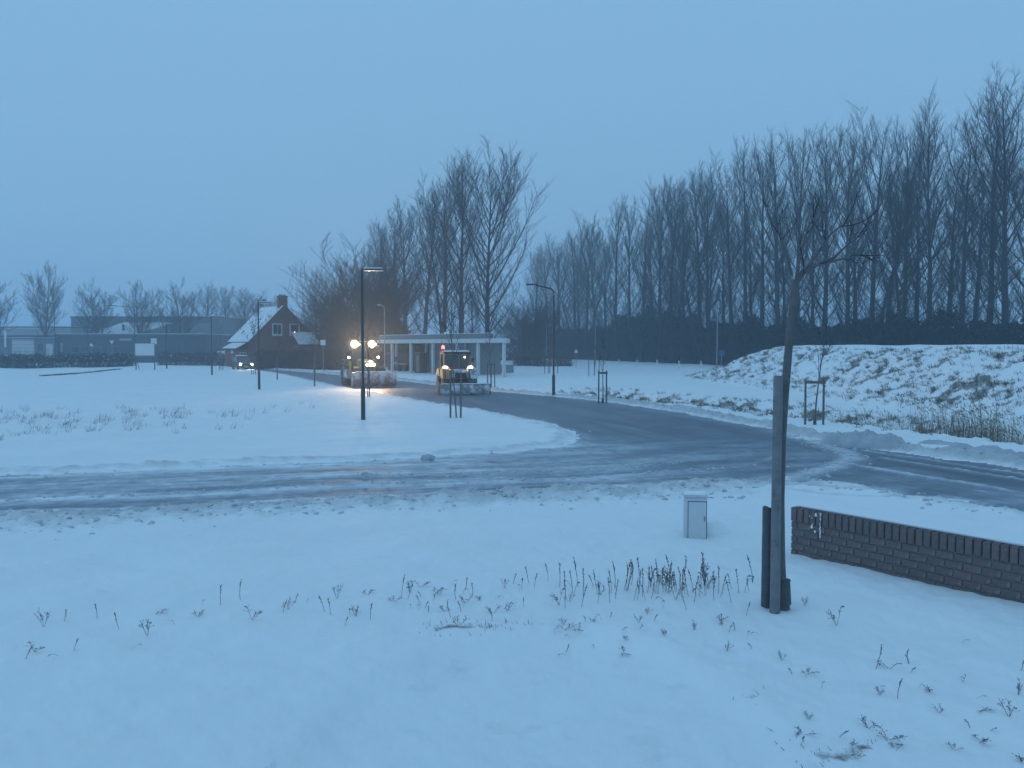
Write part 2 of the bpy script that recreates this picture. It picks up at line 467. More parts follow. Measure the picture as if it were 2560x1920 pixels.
def fields(x, y):
    wob = (fbm(x*1.3, y*1.3, 3, 3)-0.5)*0.7 + (fbm(x*5, y*5, 8, 2)-0.5)*0.22
    far = np.sqrt(x*x+y*y)
    sd0 = poly_sd(x, y, ROAD)
    sd = sd0 + wob*np.clip(1.1 - far/160, 0.25, 1)
    road = sd < 0
    # snow cover
    h = 0.085 + (fbm(x*0.17, y*0.17, 21, 3)-0.5)*0.24*np.clip((sd0-0.3)/3, 0, 1)
    h += (fbm(x*0.8, y*1.2, 5, 3)-0.5)*0.075
    h += (fbm(x*4.5, y*4.5, 15, 3)-0.5)*0.018
    # ploughed rim along the road, lumpy
    lump = fbm(x*3.1, y*3.1, 33, 4)
    rim_w = sstep(0.42, 0.72, fbm(x*0.35, y*0.35, 41, 2))*0.6 + 0.5
    d_right, _, _ = line_d(x, y, RIGHT_FAR)
    right_side = np.exp(-(np.abs(d_right-0.55)/0.5)**2)
    rim = np.exp(-((sd-0.45)/0.42)**2)
    h += rim*rim_w*(0.02+0.18*np.clip(lump-0.35, 0, 1)) + right_side*(sd > 0)*0.30*np.clip(lump-0.33, 0, 1)
    # churned verge along the near side of the side road
    dn, sg, _ = line_d(x, y, SIDE_NEAR)
    verge = np.exp(-((dn-1.0)/0.95)**2)*(sd > 0)*sstep(-60, -30, x)*sstep(9.5, 4.0, x)
    h += verge*(fbm(x*6, y*6, 51, 3)-0.45)*0.16
    dirt = np.clip(rim*(0.30+0.55*lump)*0.8 + verge*(0.30+0.3*fbm(x*2, y*3, 52, 3)) + right_side*(sd > 0)*(0.2+0.6*lump), 0, 0.8)
    # the ploughed dirty ridge on the right of the road
    bare = np.zeros(x.shape)
    # bank on the right
    db, sb, _ = line_d(x, y, BANK_TOE)
    tb = np.where(sb < 0, db, -db) + (fbm(x*0.25, y*0.25, 61, 2)-0.5)*1.2
    bank = 2.93*sstep(-0.8, 7.2, tb)**0.85 * sstep(83.0, 69.5, y + (fbm(x*0.2, y*0.2, 62, 2)-0.5)*2) * sstep(30, 21, tb)
    bm = np.clip(bank/0.5, 0, 1)*sstep(2.95, 2.6, bank)
    hum = fbm(x*1.7, y*1.7, 63, 4); hum2 = fbm(x*3.3 + y*0.9, y*1.3, 64, 3)
    h += bank + bm*((hum-0.5)*0.34 + (hum2-0.5)*0.14)
    hum3 = fbm((x*0.8-y*0.5)*1.6, (x*0.4+y*0.9)*1.1+bank*2.0, 66, 4)
    hum4 = fbm((x*0.8-y*0.5)*3.4, (x*0.4+y*0.9)*2.2+bank*4.0, 67, 3)
    bare += bm*sstep(0.44, 0.63, hum3*0.35+hum4*0.5+fbm(x*0.4, y*0.4, 65, 2)*0.15)*0.62
    # ditch with hummocky sides
    dd, _, al = line_d(x, y, DITCH)
    dm = np.exp(-(dd/1.35)**2)
    h -= dm*0.62
    dh = np.exp(-((dd-1.2)/1.3)**2)*sstep(2, 8, al)
    hl = fbm(x*1.9, y*1.9, 71, 4)
    h += dh*(hl-0.5)*0.62
    bare += dh*sstep(0.40, 0.58, hl)*0.66*sstep(24, 34, y)
    # ditch edge far on the left
    dl, _, _ = line_d(x, y, LDITCH)
    h -= np.exp(-(dl/1.1)**2)*0.25
    bare += np.exp(-(dl/0.42)**2)*(0.25+0.6*fbm(x*0.9, y*0.9, 83, 3))
    # rough dry growth on the left field, worn grass in the foreground
    p = D(190, 905); lf = np.exp(-(((x-p.x)/8.0)**2 + ((y-p.y)/7.0)**2))
    bare += lf*(0.26+0.30*(fbm(x*1.0, y*1.6, 81, 4)-0.35))
    h += lf*(fbm(x*2.1, y*2.1, 82, 3)-0.5)*0.22
    for (qx, qy, rx, ry, a) in ((1800,1632,0.28,0.13,0.55),(1860,1612,0.16,0.07,0.5),(1090,1560,0.16,0.22,0.24),(1030,1362,0.55,0.10,0.42),(1620,1505,0.2,0.1,0.4),
                                (1720,1580,0.25,0.08,0.4),(1180,1352,0.25,0.10,0.34),(970,1358,0.25,0.09,0.34),(1700,1362,0.2,0.1,0.2),(1900,1530,0.25,0.12,0.25)):
        p = D(qx, qy); bare += a*np.exp(-(((x-p.x)/rx)**2+((y-p.y)/ry)**2))*(0.6+0.8*fbm(x*9, y*9, 85, 2))
    # trodden path edge in the foreground, drift and dips
    ps, sgp, _ = line_d(x, y, PATH_STEP)
    inner = np.where(sgp < 0, 1.0, -1.0)
    h -= 0.09*sstep(-0.12, 0.30, ps*inner)*np.exp(-((y-7.5)/4.5)**4)*np.exp(-((x-0.6)/5)**4)
    path_shade = sstep(0.0, 0.35, ps*inner)*np.exp(-((y-7.0)/3.5)**4)*np.exp(-((x-0.6)/3.6)**4)
    dirt = np.maximum(dirt, 0.15*path_shade*(0.4+fbm(x*1.5, y*1.5, 86, 3)))  # faint shade of the path dip, painted in through the dirt field
    nf = sstep(16, 11, y)*(y > 2); h += nf*((fbm(x*2.0, y*2.6, 87, 3)-0.5)*0.060 + (fbm(x*8, y*8, 88, 3)-0.5)*0.026)
    for (qx, qy, rr, a) in ((260,1208,0.55,0.09),(330,1215,0.35,0.07),(190,1236,0.3,0.05),(700,1165,0.35,0.06),(1000,1160,0.4,0.06),(1545,1150,0.28,-0.12),(1450,1150,0.25,-0.06),(640,1190,0.4,0.05),(860,1200,0.3,0.04)):
        p = D(qx, qy); q = np.exp(-(((x-p.x)/rr)**2+((y-p.y)/(rr*0.8))**2)); h -= a*q
    tr, _, _ = line_d(x, y, [dxy(*p) for p in ((880,1268),(1000,1262),(1120,1252))])
    h -= 0.03*np.exp(-(tr/0.05)**2)
    # tyre tracks on the snowy corner behind the brick wall
    for pl in (((1690,1052),(1850,1062),(2000,1075)), ((1690,1060),(1850,1076),(1990,1085),(2080,1087))):
        tk, _, _ = line_d(x, y, [dxy(*p) for p in pl])
        q = np.exp(-(tk/0.10)**2)*(sd > 0); h -= 0.05*q; dirt = np.maximum(dirt, 0.65*q)
    # wall foot drift
    # far road strip
    fd, _, _ = line_d(x, y, FAR_ROAD)
    h = np.where(fd < 4, h*0.9+0.16*sstep(4, 2.5, fd), h)
    dirt = np.maximum(dirt, 0.55*np.exp(-((fd-0.9)/0.4)**2))
    # road surface
    st = 0.0
    ns = fbm(x*0.9, y*0.9, 91, 3)
    for P, w, a in STREAKS:
        ds, _, _ = line_d(x, y, P)
        st = np.maximum(st, a*np.exp(-(ds/w)**2)*(0.55+0.7*fbm(x*2.5, y*2.5, 92, 3)))
    # slush of the side road runs along it
    uu = dn + (fbm(x*0.30, y*0.5, 93, 3)-0.5)*0.5
    along = fbm(x*0.45+3, dn*4.5, 94, 4)
    side = 0.66 - 0.40*np.exp(-((uu-0.45)/0.42)**2) - 0.22*np.exp(-((uu-2.1)/0.40)**2) - 0.14*np.exp(-((uu-3.7)/0.35)**2) + 0.16*np.exp(-((uu-1.25)/0.25)**2)
    side += (along-0.5)*0.75 + (fbm(x*3.5, y*3.5, 194, 3)-0.5)*0.35
    jx = sstep(-1.0, 6.0, x + (fbm(x*0.3, y*0.3, 95, 2)-0.5)*3)
    jn = 0.24 + (fbm(x*2.5, y*2.5, 195, 3)-0.5)*0.25 + (fbm(x*0.5+y*0.25, (y-x*0.3)*1.6, 96, 4)-0.5)*0.65 + 0.10*ns
    slush = side*(1-jx) + jn*jx
    ml = sstep(24.5, 29, y)
    mainr = 0.15 + (fbm(x*1.8, y*1.2, 196, 3)-0.5)*0.16 + (fbm((x+0.32*y)*1.5, y*0.16, 97, 4)-0.5)*0.30
    slush = slush*(1-ml) + mainr*ml
    rr_ = sstep(9.2, 10.6, x + (y-20)*0.25)*(1-ml)
    slush = slush*(1-rr_) + (0.05 + (fbm((x+0.35*y)*2.2, y*0.3, 98, 3)-0.5)*0.22)*rr_
    edge = np.exp(-((sd+0.05)/0.42)**2)
    slush = np.clip(np.maximum(slush, st) + edge*(0.12+0.5*(lump-0.3)), 0, 1)
    hr = slush*0.035 + st*0.05*(0.5+lump) + (fbm(x*5, y*5, 99, 3)-0.5)*0.012
    blend = sstep(-0.02, 0.5, sd)
    hh = np.where(road, hr, hr*(1-blend) + h*blend)
    return hh, road, slush, np.clip(bare, 0, 1), dirt, bank

def gz(x, y):
    return float(fields(np.array([float(x)]), np.array([float(y)]))[0][0])

# ---------------------------------------------------------------- terrain mesh: one polar sheet reaching the horizon
def terrain():
    a_f = np.radians(np.linspace(-43, 43, 760))
    a_r = np.radians(np.concatenate([np.linspace(43, 317, 75)[1:-1]]))
    ang = np.concatenate([a_f, a_r])
    rad = [2.2]
    while rad[-1] < 2500:
        r = rad[-1]
        k = 1.0075 if r < 60 else (1.011 if r < 150 else 1.05)
        rad.append(r*k)
    rad = np.array(rad)
    A, Rr = np.meshgrid(ang, rad)
    x = np.sin(A)*Rr; y = np.cos(A)*Rr
    xr, yr = x.ravel(), y.ravel()
    h, road, slush, bare, dirt, bank = fields(xr, yr)
    fade = np.clip((np.hypot(xr, yr)-260)/200, 0, 1)
    h = h*(1-fade) + 0.1*fade
    V = np.stack([xr, yr, h], 1)
    nr, na = A.shape
    i = np.arange(nr-1)[:, None]*na; j = np.arange(na)[None, :]; jn = (j+1) % na
    Q = np.stack([i+j, i+jn, i+na+jn, i+na+j], -1).reshape(-1, 4)
    Q = Q[:, ::-1]
    # hub below the viewer
    road_f = road[Q].sum(1) >= 3
    bank_f = (bank[Q].mean(1) > 0.05) & ~road_f
    gm, rm = snow_ground_mat(), road_mat()
    def sub(name, mask, m, label):
        q = Q[mask]; ids, inv = np.unique(q, return_inverse=True)
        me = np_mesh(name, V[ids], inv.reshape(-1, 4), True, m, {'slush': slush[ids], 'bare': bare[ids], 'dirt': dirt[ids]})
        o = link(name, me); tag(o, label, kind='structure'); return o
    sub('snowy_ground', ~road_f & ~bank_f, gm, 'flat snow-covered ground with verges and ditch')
    sub('road', road_f, rm, 'slush-covered asphalt road with wheel tracks and a side road')
    sub('earth_bank', bank_f, gm, 'long flat-topped earth bank under patchy snow')
    # close the disc under the viewer
    n0 = na
    Vh = np.concatenate([V[:n0], [[0, 0, 0.1]]]); T = np.stack([np.arange(n0), (np.arange(n0)+1) % n0, np.full(n0, n0)], 1)[:, ::-1]
    o = link('garden_ground', np_mesh('garden_ground', Vh, T, True, gm, {'bare': np.zeros(n0+1), 'dirt': np.zeros(n0+1)}))
    tag(o, 'snow-covered ground just below the viewpoint', kind='structure')
terrain()

# ---------------------------------------------------------------- tubes in bulk
def tubes(P, Rd, S=3):
    """P (n,k,3) polylines, Rd (n,k) radii -> verts, quads"""
    P = np.asarray(P, float); Rd = np.asarray(Rd, float)
    n, k, _ = P.shape
    T = np.gradient(P, axis=1); T /= np.linalg.norm(T, axis=2, keepdims=True)+1e-9
    ref = np.where(np.abs(T[:, :1, 2:3]) > 0.85, np.array([[[1., 0, 0]]]), np.array([[[0, 0, 1.]]]))
    a = np.cross(T, np.broadcast_to(ref, T.shape)); a /= np.linalg.norm(a, axis=2, keepdims=True)+1e-9
    b = np.cross(T, a)
    q = 2*np.pi*np.arange(S)/S
    V = P[:, :, None, :] + Rd[:, :, None, None]*(a[:, :, None, :]*np.cos(q)[None, None, :, None] + b[:, :, None, :]*np.sin(q)[None, None, :, None])
    base = (np.arange(n)*k*S)[:, None, None]; ii = (np.arange(k-1)*S)[None, :, None]; jj = np.arange(S)[None, None, :]; jn = (jj+1) % S
    Q = np.stack([base+ii+jj, base+ii+jn, base+ii+S+jn, base+ii+S+jj], -1).reshape(-1, 4)
    return V.reshape(-1, 3), Q

class Tub:
    def __init__(s): s.g = {}; s.b = []
    def add(s, pts, rad, S=3):
        s.g.setdefault((len(pts), S), []).append((pts, rad))
    def bulk(s, P, Rd, S=3):
        s.b.append((P, Rd, S))
    def mesh(s, name, m, smooth=True):
        Vs, Qs, o = [], [], 0
        if s.b:
            v, q = tubes(np.concatenate([b[0] for b in s.b]), np.concatenate([b[1] for b in s.b]), s.b[0][2])
            Vs.append(v); Qs.append(q); o = len(v)
        for (k, S), L in s.g.items():
            v, q = tubes([p for p, r in L], [r for p, r in L], S)
            Vs.append(v); Qs.append(q+o); o += len(v)
        return np_mesh(name, np.concatenate(Vs), np.concatenate(Qs), smooth, m)

def grow(rng, p, d, L, K, up, wob):
    pts = [np.array(p, float)]; st = L/(K-1)
    p = np.array(p, float); d = np.array(d, float); d /= np.linalg.norm(d)
    for i in range(K-1):
        d = d + np.array([0, 0, up]) + rng.normal(0, wob, 3)
        d /= np.linalg.norm(d)
        p = p + d*st
        pts.append(p)
    return pts, d

def lerp_path(pts, t):
    f = t*(len(pts)-1); i = min(int(f), len(pts)-2); u = f-i
    return pts[i]*(1-u)+pts[i+1]*u, (pts[i+1]-pts[i])/(np.linalg.norm(pts[i+1]-pts[i])+1e-9)

def side_dir(rng, d, ang):
    a = rng.normal(0, 1, 3); a -= d*a.dot(d); a /= np.linalg.norm(a)+1e-9
    return d*math.cos(ang)+a*math.sin(ang)

def make_tree(seed, H, Rc, h0, nl, style='poplar', tw=1.0, twin=False, twr=0.0098):
    """returns trunk mesh, crown mesh"""
    rng = np.random.default_rng(seed)
    tr, cr = Tub(), Tub()
    leaders = []
    K = 14
    pts, _ = grow(rng, (0, 0, -0.3), (rng.normal(0, .015), rng.normal(0, .015), 1), H+0.3, K, 0.03, 0.014 if style == 'poplar' else 0.028)
    r0 = 0.0125*H
    rad = [r0*(1-(i/(K-1))**1.1*0.96)+0.012 for i in range(K)]; rad[0] *= 1.35
    tr.add(pts, rad, 8); leaders.append((pts, rad, 0.0, 1.0))
    nextra = (1 if twin else 0) + (3 if style == 'broad' else (3 if style == 'vase' else 0))
    for e in range(nextra):
        t = rng.uniform(0.10, 0.34) if not (twin and e == 0) else 0.06
        b, d = lerp_path(pts, t)
        sp = 0.30 if twin and e == 0 else rng.uniform(0.4, 0.75)
        az = rng.uniform(0, 2*math.pi)
        L = H*(1-t)*rng.uniform(0.72, 0.94)*(0.85 if style == 'broad' else 1)
        p2, _ = grow(rng, b, (math.cos(az)*sp, math.sin(az)*sp, 1), L, 11, 0.10 if style != 'broad' else 0.04, 0.04)
        rr = r0*(0.72 if twin and e == 0 else 0.5)
        rd = [rr*(1-(i/10)*0.94)+0.01 for i in range(11)]
        tr.add(p2, rd, 7); leaders.append((p2, rd, t, 0.75))
    for (lp, lr, t0, wgt) in leaders:
        nn = int(nl*wgt)
        for i in range(nn):
            s = (i+rng.random())/nn
            s = max(h0 if t0 == 0 else 0.15, h0+(1-h0)*s) if t0 == 0 else 0.12+0.86*s
            tt = t0+(1-t0)*s
            b, d = lerp_path(lp, min(s, 0.985))
            env = min(1.0, (1.08-tt)*1.9)**0.7*min(1.0, 0.62+(tt-h0)*2.0) if tt > h0 else 0.4
            Rr = Rc*env*rng.uniform(0.6, 1.15)*wgt
            a = rng.uniform(R(30), R(62))*(1.2-0.6*tt) if style == 'poplar' else rng.uniform(R(38), R(72))*(1.1-0.4*tt)
            az = i*2.399+rng.normal(0, .5)
            L = max(0.7, Rr/math.sin(a)*1.25)
            if style == 'broad': L *= 1.1
            ld = np.array([math.cos(az)*math.sin(a), math.sin(az)*math.sin(a), math.cos(a)])
            lm, _ = grow(rng, b, ld, L, 7, 0.16 if style == 'poplar' else 0.07, 0.04 if style == 'poplar' else 0.06)
            rb = min(np.interp(s, np.linspace(0, 1, len(lr)), lr)*0.55, 0.006+0.0098*L)
            lrd = [rb*(1-k/6*0.88)+0.004 for k in range(7)]
            (tr if rb > 0.05 else cr).add(lm, lrd, 5 if rb > 0.05 else 4)
            ns = int((3+L*1.55)*tw)
            for j in range(ns):
                u = 0.14+0.86*(j+rng.random())/ns
                sb, sdv = lerp_path(lm, min(u, 0.98))
                sd_ = side_dir(rng, sdv, rng.uniform(0.45, 0.95)); sd_[2] += 0.25
                SL = max(0.45, L*rng.uniform(0.2, 0.42)*(1.15-0.6*u))
                sp_, _ = grow(rng, sb, sd_, SL, 4, 0.13, 0.10)
                q = min(0.018, 0.006+0.005*SL)+0.002
                cr.add(sp_, [q*1.25, q, q*0.8, q*0.55], 3)
                nt = int((3.5+SL*4.0)*tw)
                w = (0.1+0.9*(np.arange(nt)+rng.random(nt))/nt)*(len(sp_)-1); A_ = np.array(sp_)
                i0 = np.minimum(w.astype(int), len(sp_)-2); u_ = (w-i0)[:, None]
                tb = A_[i0]*(1-u_)+A_[i0+1]*u_; td = A_[i0+1]-A_[i0]; td /= np.linalg.norm(td, axis=1, keepdims=True)
                rv = rng.normal(0, 1, (nt, 3)); rv -= td*(rv*td).sum(1, keepdims=True); rv /= np.linalg.norm(rv, axis=1, keepdims=True)
                an = rng.uniform(0.35, 0.9, (nt, 1)); dv = td*np.cos(an)+rv*np.sin(an); dv[:, 2] += 0.38; dv /= np.linalg.norm(dv, axis=1, keepdims=True)
                tl = rng.uniform(0.35, 1.05, (nt, 1))*(0.6+0.4*H/29); d2 = dv+rng.normal(0, .12, (nt, 3)); d2[:, 2] += 0.2
                m1 = tb+dv*tl*0.5; cr.bulk(np.stack([tb, m1, m1+d2*tl*0.45], 1), np.broadcast_to(np.array([twr, twr*0.8, twr*0.45]), (nt, 3)))
    a, b = tr.mesh('trunk', bark_m), cr.mesh('crown', twig_m)
    co = np.empty(len(b.vertices)*3, np.float32); b.vertices.foreach_get('co', co)
    top = float(np.percentile(co.reshape(-1, 3)[:, 2], 99.97))
    for me in (a, b): me.transform(Matrix.Diagonal((1, 1, H/top, 1)))
    return a, b

def place_tree(name, mesh2, x, y, sz, sxy, rz, label, group, cat='tree'):
    e = empty(name, (x, y, gz(x, y)), rz); e.scale = (sxy, sxy, sz)
    link('trunk', mesh2[0], e); link('crown', mesh2[1], e)
    return tag(e, label, cat, group)

rnd = random.Random(7)
pop = [make_tree(11, 29, 4.4, 0.13, 44), make_tree(12, 29, 4.7, 0.12, 42), make_tree(13, 29, 4.3, 0.14, 38, twin=True),
       make_tree(14, 29, 4.5, 0.13, 44), make_tree(15, 29, 4.3, 0.13, 42), make_tree(16, 29, 4.1, 0.12, 46)]
lone = make_tree(21, 28, 6.6, 0.15, 50, tw=0.9)
vase = [make_tree(31, 19, 4.4, 0.2, 27, style='vase', twr=0.013), make_tree(32, 18, 4.0, 0.22, 26, style='vase', twr=0.013)]
broad = [make_tree(41, 18, 7.2, 0.10, 38, style='broad', tw=1.0, twr=0.012), make_tree(42, 16, 6.8, 0.08, 27, style='broad', tw=0.9, twr=0.012)]

# right row of tall poplars, running away to the left behind the bank
right_row = [(2620,150),(2514,160),(2468,234),(2402,275),(2322,224),(2250,270),(2175,266),(2120,300),(2058,310),(1995,322),(1945,318),(1900,350),(1860,343),(1832,372),(1774,395),(1750,398),
             (1709,432),(1678,440),(1651,445),(1604,477),(1570,492),(1540,488),(1490,531),(1465,531),(1436,560),(1399,578),(1365,604),(1342,618)]
for i, (px, top) in enumerate(right_row):
    d = 156030.0/(px-1280+682)
    if i == 0: d = 80
    Hh = 3 + (HOR-top)*d/F_PX
    x = W(px, d)
    sxy = 1.0 if i < 12 else 1.08
    place_tree('poplar_tree', pop[(i*5+i//3) % 6], x, d, Hh/29.0, sxy*rnd.uniform(.92, 1.1), rnd.uniform(0, 6.28),
               f'tall bare poplar, {ordinal(i+1)} from the right in the long row behind the snowy bank', 'poplars in the right-hand row')
# second, fainter rank behind it fills the gaps
for i, px in enumerate((2560, 2430, 2365, 2290, 2210, 2140, 2030, 1960, 1880, 1810, 1690, 1630, 1515, 1450)):
    d = 156030.0/(px-1280+682) + 14
    place_tree('poplar_tree', pop[(i*2+1) % 6], W(px, d), d, rnd.uniform(.86, .97), rnd.uniform(.9, 1.1), rnd.uniform(0, 6.28),
               f'bare poplar of the rear rank, {ordinal(i+1)} from the right, half hidden behind the front row', 'poplars in the rear rank on the right')
left_row = [(1220,349,lone),(1153,388,pop[0]),(1106,408,pop[2]),(1057,427,pop[3]),(1017,492,pop[1]),(984,522,pop[4]),(955,548,pop[0]),(935,566,pop[3])]
for i, (px, top, ms) in enumerate(left_row):
    d = 62244.0/(px-598)
    Hh = 3 + (HOR-top)*d/F_PX
    lab = 'tallest bare poplar with wide-spread limbs behind the white pavilion' if i == 0 else f'bare poplar behind the white pavilion, {ordinal(i)} to the left of the tallest one'
    place_tree('poplar_tree', ms, W(px, d), d, Hh/(28 if i == 0 else 29), 1.0 if i == 0 else 1.12, rnd.uniform(0, 6.28), lab, 'poplars behind the pavilion')
for px, d, h, ms, lab in ((1183,108,11,pop[1],'small thin bare tree between two big poplars behind the pavilion'),):
    place_tree('young_tree', ms, W(px, d), d, h/29, 0.45, 1.0, lab, None)
for i, (px, d, h, w, k) in enumerate(((905,112,18.5,0.95,0),(850,118,15.0,0.9,1),(968,122,19.0,0.85,1),(805,128,11.5,0.75,0),(1310,150,13.0,0.8,0),(1345,140,12,0.7,1))):
    labs = ['big bushy bare tree between the house and the pavilion', 'bushy bare tree just left of the biggest one beside the house', 'bushy bare tree behind the left end of the pavilion',
            'low bushy bare tree nearest the gabled house', 'small bushy bare tree just right of the pavilion', 'small bushy bare tree at the far end of the right poplar row']
    place_tree('broad_tree', broad[k], W(px, d), d, h/(18 if k == 0 else 16), w, rnd.uniform(0, 6.28), labs[i], 'bushy bare trees in the middle')
# trees behind the business park on the left
ll = [(-22,672),(111,656),(247,694),(353,697),(453,694),(518,700),(567,714),(610,716),(640,722),(668,735),(700,742)]
ll.sort()
for i, (px, top) in enumerate(ll):
    d = 168 if px < 460 else 190+(px-460)*0.1
    Hh = 3 + (HOR-top)*d/F_PX
    place_tree('roadside_tree', vase[i % 2] if px < 500 else pop[i % 6], W(px, d), d, Hh/((19, 18)[i % 2] if px < 500 else 29), (0.95 if px < 500 else 0.95), rnd.uniform(0, 6.28),
               f'bare tree with upswept limbs, {ordinal(i+1)} from the left above the low dark building', 'trees behind the business park')

# ---------------------------------------------------------------- brush masses (thickets, hedges, reeds, grass)
def leaf_mass(C, size, seed=0, aspect=0.6, upr=0.0):
    """one small bent card pair (two triangles each) per centre, random turns"""
    rng = np.random.default_rng(seed)
    n = len(C); size = np.broadcast_to(size, (n,))
    a = rng.normal(0, 1, (n, 3)); a[:, 2] += upr; a /= np.linalg.norm(a, axis=1, keepdims=True)
    b = np.cross(a, rng.normal(0, 1, (n, 3))); b /= np.linalg.norm(b, axis=1, keepdims=True)+1e-9
    c = np.cross(a, b)
    A = a*size[:, None]; B = b*(size*aspect)[:, None]; Cc = c*(size*0.22)[:, None]
    V = np.stack([C-A, C+B+Cc, C+A, C-B+Cc], 1).reshape(-1, 3)
    Q = np.arange(4*n).reshape(n, 4)
    return V, Q

def twig_mass(base, tip, rng, r0, bend=0.15, K=4):
    n = len(base); t = np.linspace(0, 1, K)[None, :, None]
    P = base[:, None, :]*(1-t)+tip[:, None, :]*t
    L = np.linalg.norm(tip-base, axis=1)[:, None, None]
    P = P + np.cumsum(rng.normal(0, 1, P.shape)*L*bend/K, axis=1)*(t > 0)
    Rd = np.broadcast_to(r0, (n,))[:, None]*np.linspace(1, 0.35, K)[None, :]
    return tubes(P, Rd, 3)

def join(parts):
    Vs, Qs, o = [], [], 0
    for v, q in parts:
        Vs.append(v); Qs.append(q+o); o += len(v)
    return np.concatenate(Vs), np.concatenate(Qs)

evergreen_m = mat('dark_undergrowth', (0.024, 0.036, 0.044), rough=0.85, var=0.4, scale=0.6)

def thicket(name, line, height, depth, n_leaf, n_twig, seed, label, lsize=(0.12, 0.40)):
    """line: list of (x, y, height factor) along the front of the thicket"""
    rng = np.random.default_rng(seed)
    L = np.array(line, float)
    seg = np.hypot(*(np.diff(L[:, :2], axis=0).T)); cum = np.concatenate([[0], np.cumsum(seg)])
    def samp(n):
        s = rng.random(n)*cum[-1]
        X = np.interp(s, cum, L[:, 0]); Y = np.interp(s, cum, L[:, 1]); Hf = np.interp(s, cum, L[:, 2])
        hmax = height*Hf*(0.62+0.76*fbm(s*0.30, s*0+seed, seed, 4))
        return X, Y, hmax, s
    X, Y, hm, s = samp(n_leaf)
    z = rng.random(n_leaf)**1.3*hm*0.98
    ins = depth*(0.35+0.65*rng.random(n_leaf))
    C = np.stack([X+rng.normal(0, .3, n_leaf)+ins*0.35, Y+ins, 0.1+z], 1)
    parts = [leaf_mass(C, rng.uniform(*lsize, n_leaf), seed)]
    X, Y, hm, s = samp(n_twig)
    ins = depth*rng.random(n_twig)
    b = np.stack([X+ins*0.35, Y+ins, np.zeros(n_twig)], 1)
    t = b + np.stack([rng.normal(0, 1.0, n_twig), rng.normal(0, .8, n_twig), hm*rng.uniform(.6, 1.3, n_twig)], 1)
    parts.append(twig_mass(b, t, rng, 0.024, 0.45))
    m = n_twig*4; k = rng.integers(0, n_twig, m); u = rng.uniform(.35, 1, m)[:, None]
    bb = b[k]*(1-u)+t[k]*u; tt = bb+np.stack([rng.normal(0, .6, m), rng.normal(0, .5, m), rng.uniform(.3, 1.1, m)], 1)
    parts.append(twig_mass(bb, tt, rng, 0.014, 0.4, 3))
    V, Q = join(parts)
    o = link(name, np_mesh(name, V, Q, False, evergreen_m))
    return tag(o, label, kind='stuff')

def rowpt(px, off=0.0):
    d = 156030.0/(px-1280+682)+off
    return (W(px, d), d)
thicket('thicket', [(*rowpt(p, -5), h) for p, h in ((2700,1.0),(2560,1.0),(2350,0.95),(2150,1.0),(1980,1.02),(1850,1.05),(1700,1.12),(1610,1.5),(1560,1.42),(1500,1.15),(1430,1.0),(1380,0.95),(1330,0.9))],
        6.2, 9.0, 70000, 3800, 5, 'dark tangled undergrowth at the foot of the right poplar row')
thicket('thicket', [(W(p, d), d, h) for p, d, h in ((1010,112,0.5),(940,114,0.9),(880,112,1.05),(830,113,1.0),(790,116,0.8),(770,118,0.55))],
        6.2, 8.0, 15000, 500, 6, 'dark undergrowth below the bushy trees beside the house')
thicket('thicket', [(W(p, d), d, h) for p, d, h in ((1330,170,0.9),(1270,165,0.8),(1200,165,0.65),(1120,168,0.6),(1040,172,0.7),(980,176,0.8))],
        6.0, 8.0, 5000, 900, 8, 'thin brushwood seen between the poplar trunks behind the pavilion')

def hedge(name, line, h, depth, n, seed, label, snow=0, m=evergreen_m, lsize=(0.06, 0.15)):
    rng = np.random.default_rng(seed)
    L = np.array(line, float); seg = np.hypot(*(np.diff(L, axis=0).T)); cum = np.concatenate([[0], np.cumsum(seg)])
    e = empty(name, (L[:, 0].mean(), L[:, 1].mean(), 0)); off = np.array([e.location.x, e.location.y, 0])
    def samp(n, p=1.0):
        s = rng.random(n)*cum[-1]
        hm = h*(0.78+0.44*fbm(s*0.8, s*0+seed, seed, 3))
        return np.interp(s, cum, L[:, 0])+rng.normal(0, .12, n), np.interp(s, cum, L[:, 1])+depth*rng.random(n), hm
    X, Y, hm = samp(n); C = np.stack([X, Y, 0.1+hm*rng.random(n)], 1)-off
    lv = leaf_mass(C, rng.uniform(*lsize, n), seed)
    X, Y, hm = samp(n//8); b = np.stack([X, Y, np.zeros(len(X))], 1)-off
    t = b+np.stack([rng.normal(0, .35, len(X)), rng.normal(0, .3, len(X)), hm*rng.uniform(.7, 1.2, len(X))], 1)
    link('foliage', np_mesh('foliage', *lv, False, m), e)
    link('branches', np_mesh('branches', *twig_mass(b, t, rng, 0.018, 0.5), False, twig_m), e)
    if snow:
        X, Y, hm = samp(snow); C = np.stack([X, Y-0.1, 0.1+hm*rng.uniform(.15, 1.0, snow)], 1)-off
        link('snow_clumps', np_mesh('snow_clumps', *leaf_mass(C, rng.uniform(.07, .2, snow), seed+1, 0.5), False, snow_m), e)
    return tag(e, label, 'hedge')
hedge('hedge', [(at(-120, 924).x, 112), (at(60, 922).x, 110), (at(180, 920).x, 113), (at(305, 917).x, 120)], 1.75, 1.6, 6500, 3, 'leafless hedge dusted with snow in front of the low dark building', snow=260)
hedge('hedge', [(W(392, 128), 128), (W(470, 126), 126), (W(560, 124), 124)], 1.9, 1.2, 3000, 4, 'clipped dark hedge between the white billboard and the car', snow=30)
hedge('hedge', [(W(632, 110), 110), (W(700, 108), 108), (W(800, 106), 106), (W(850, 104), 104)], 2.3, 1.4, 6500, 9, 'tall dark hedge in front of the gabled house')
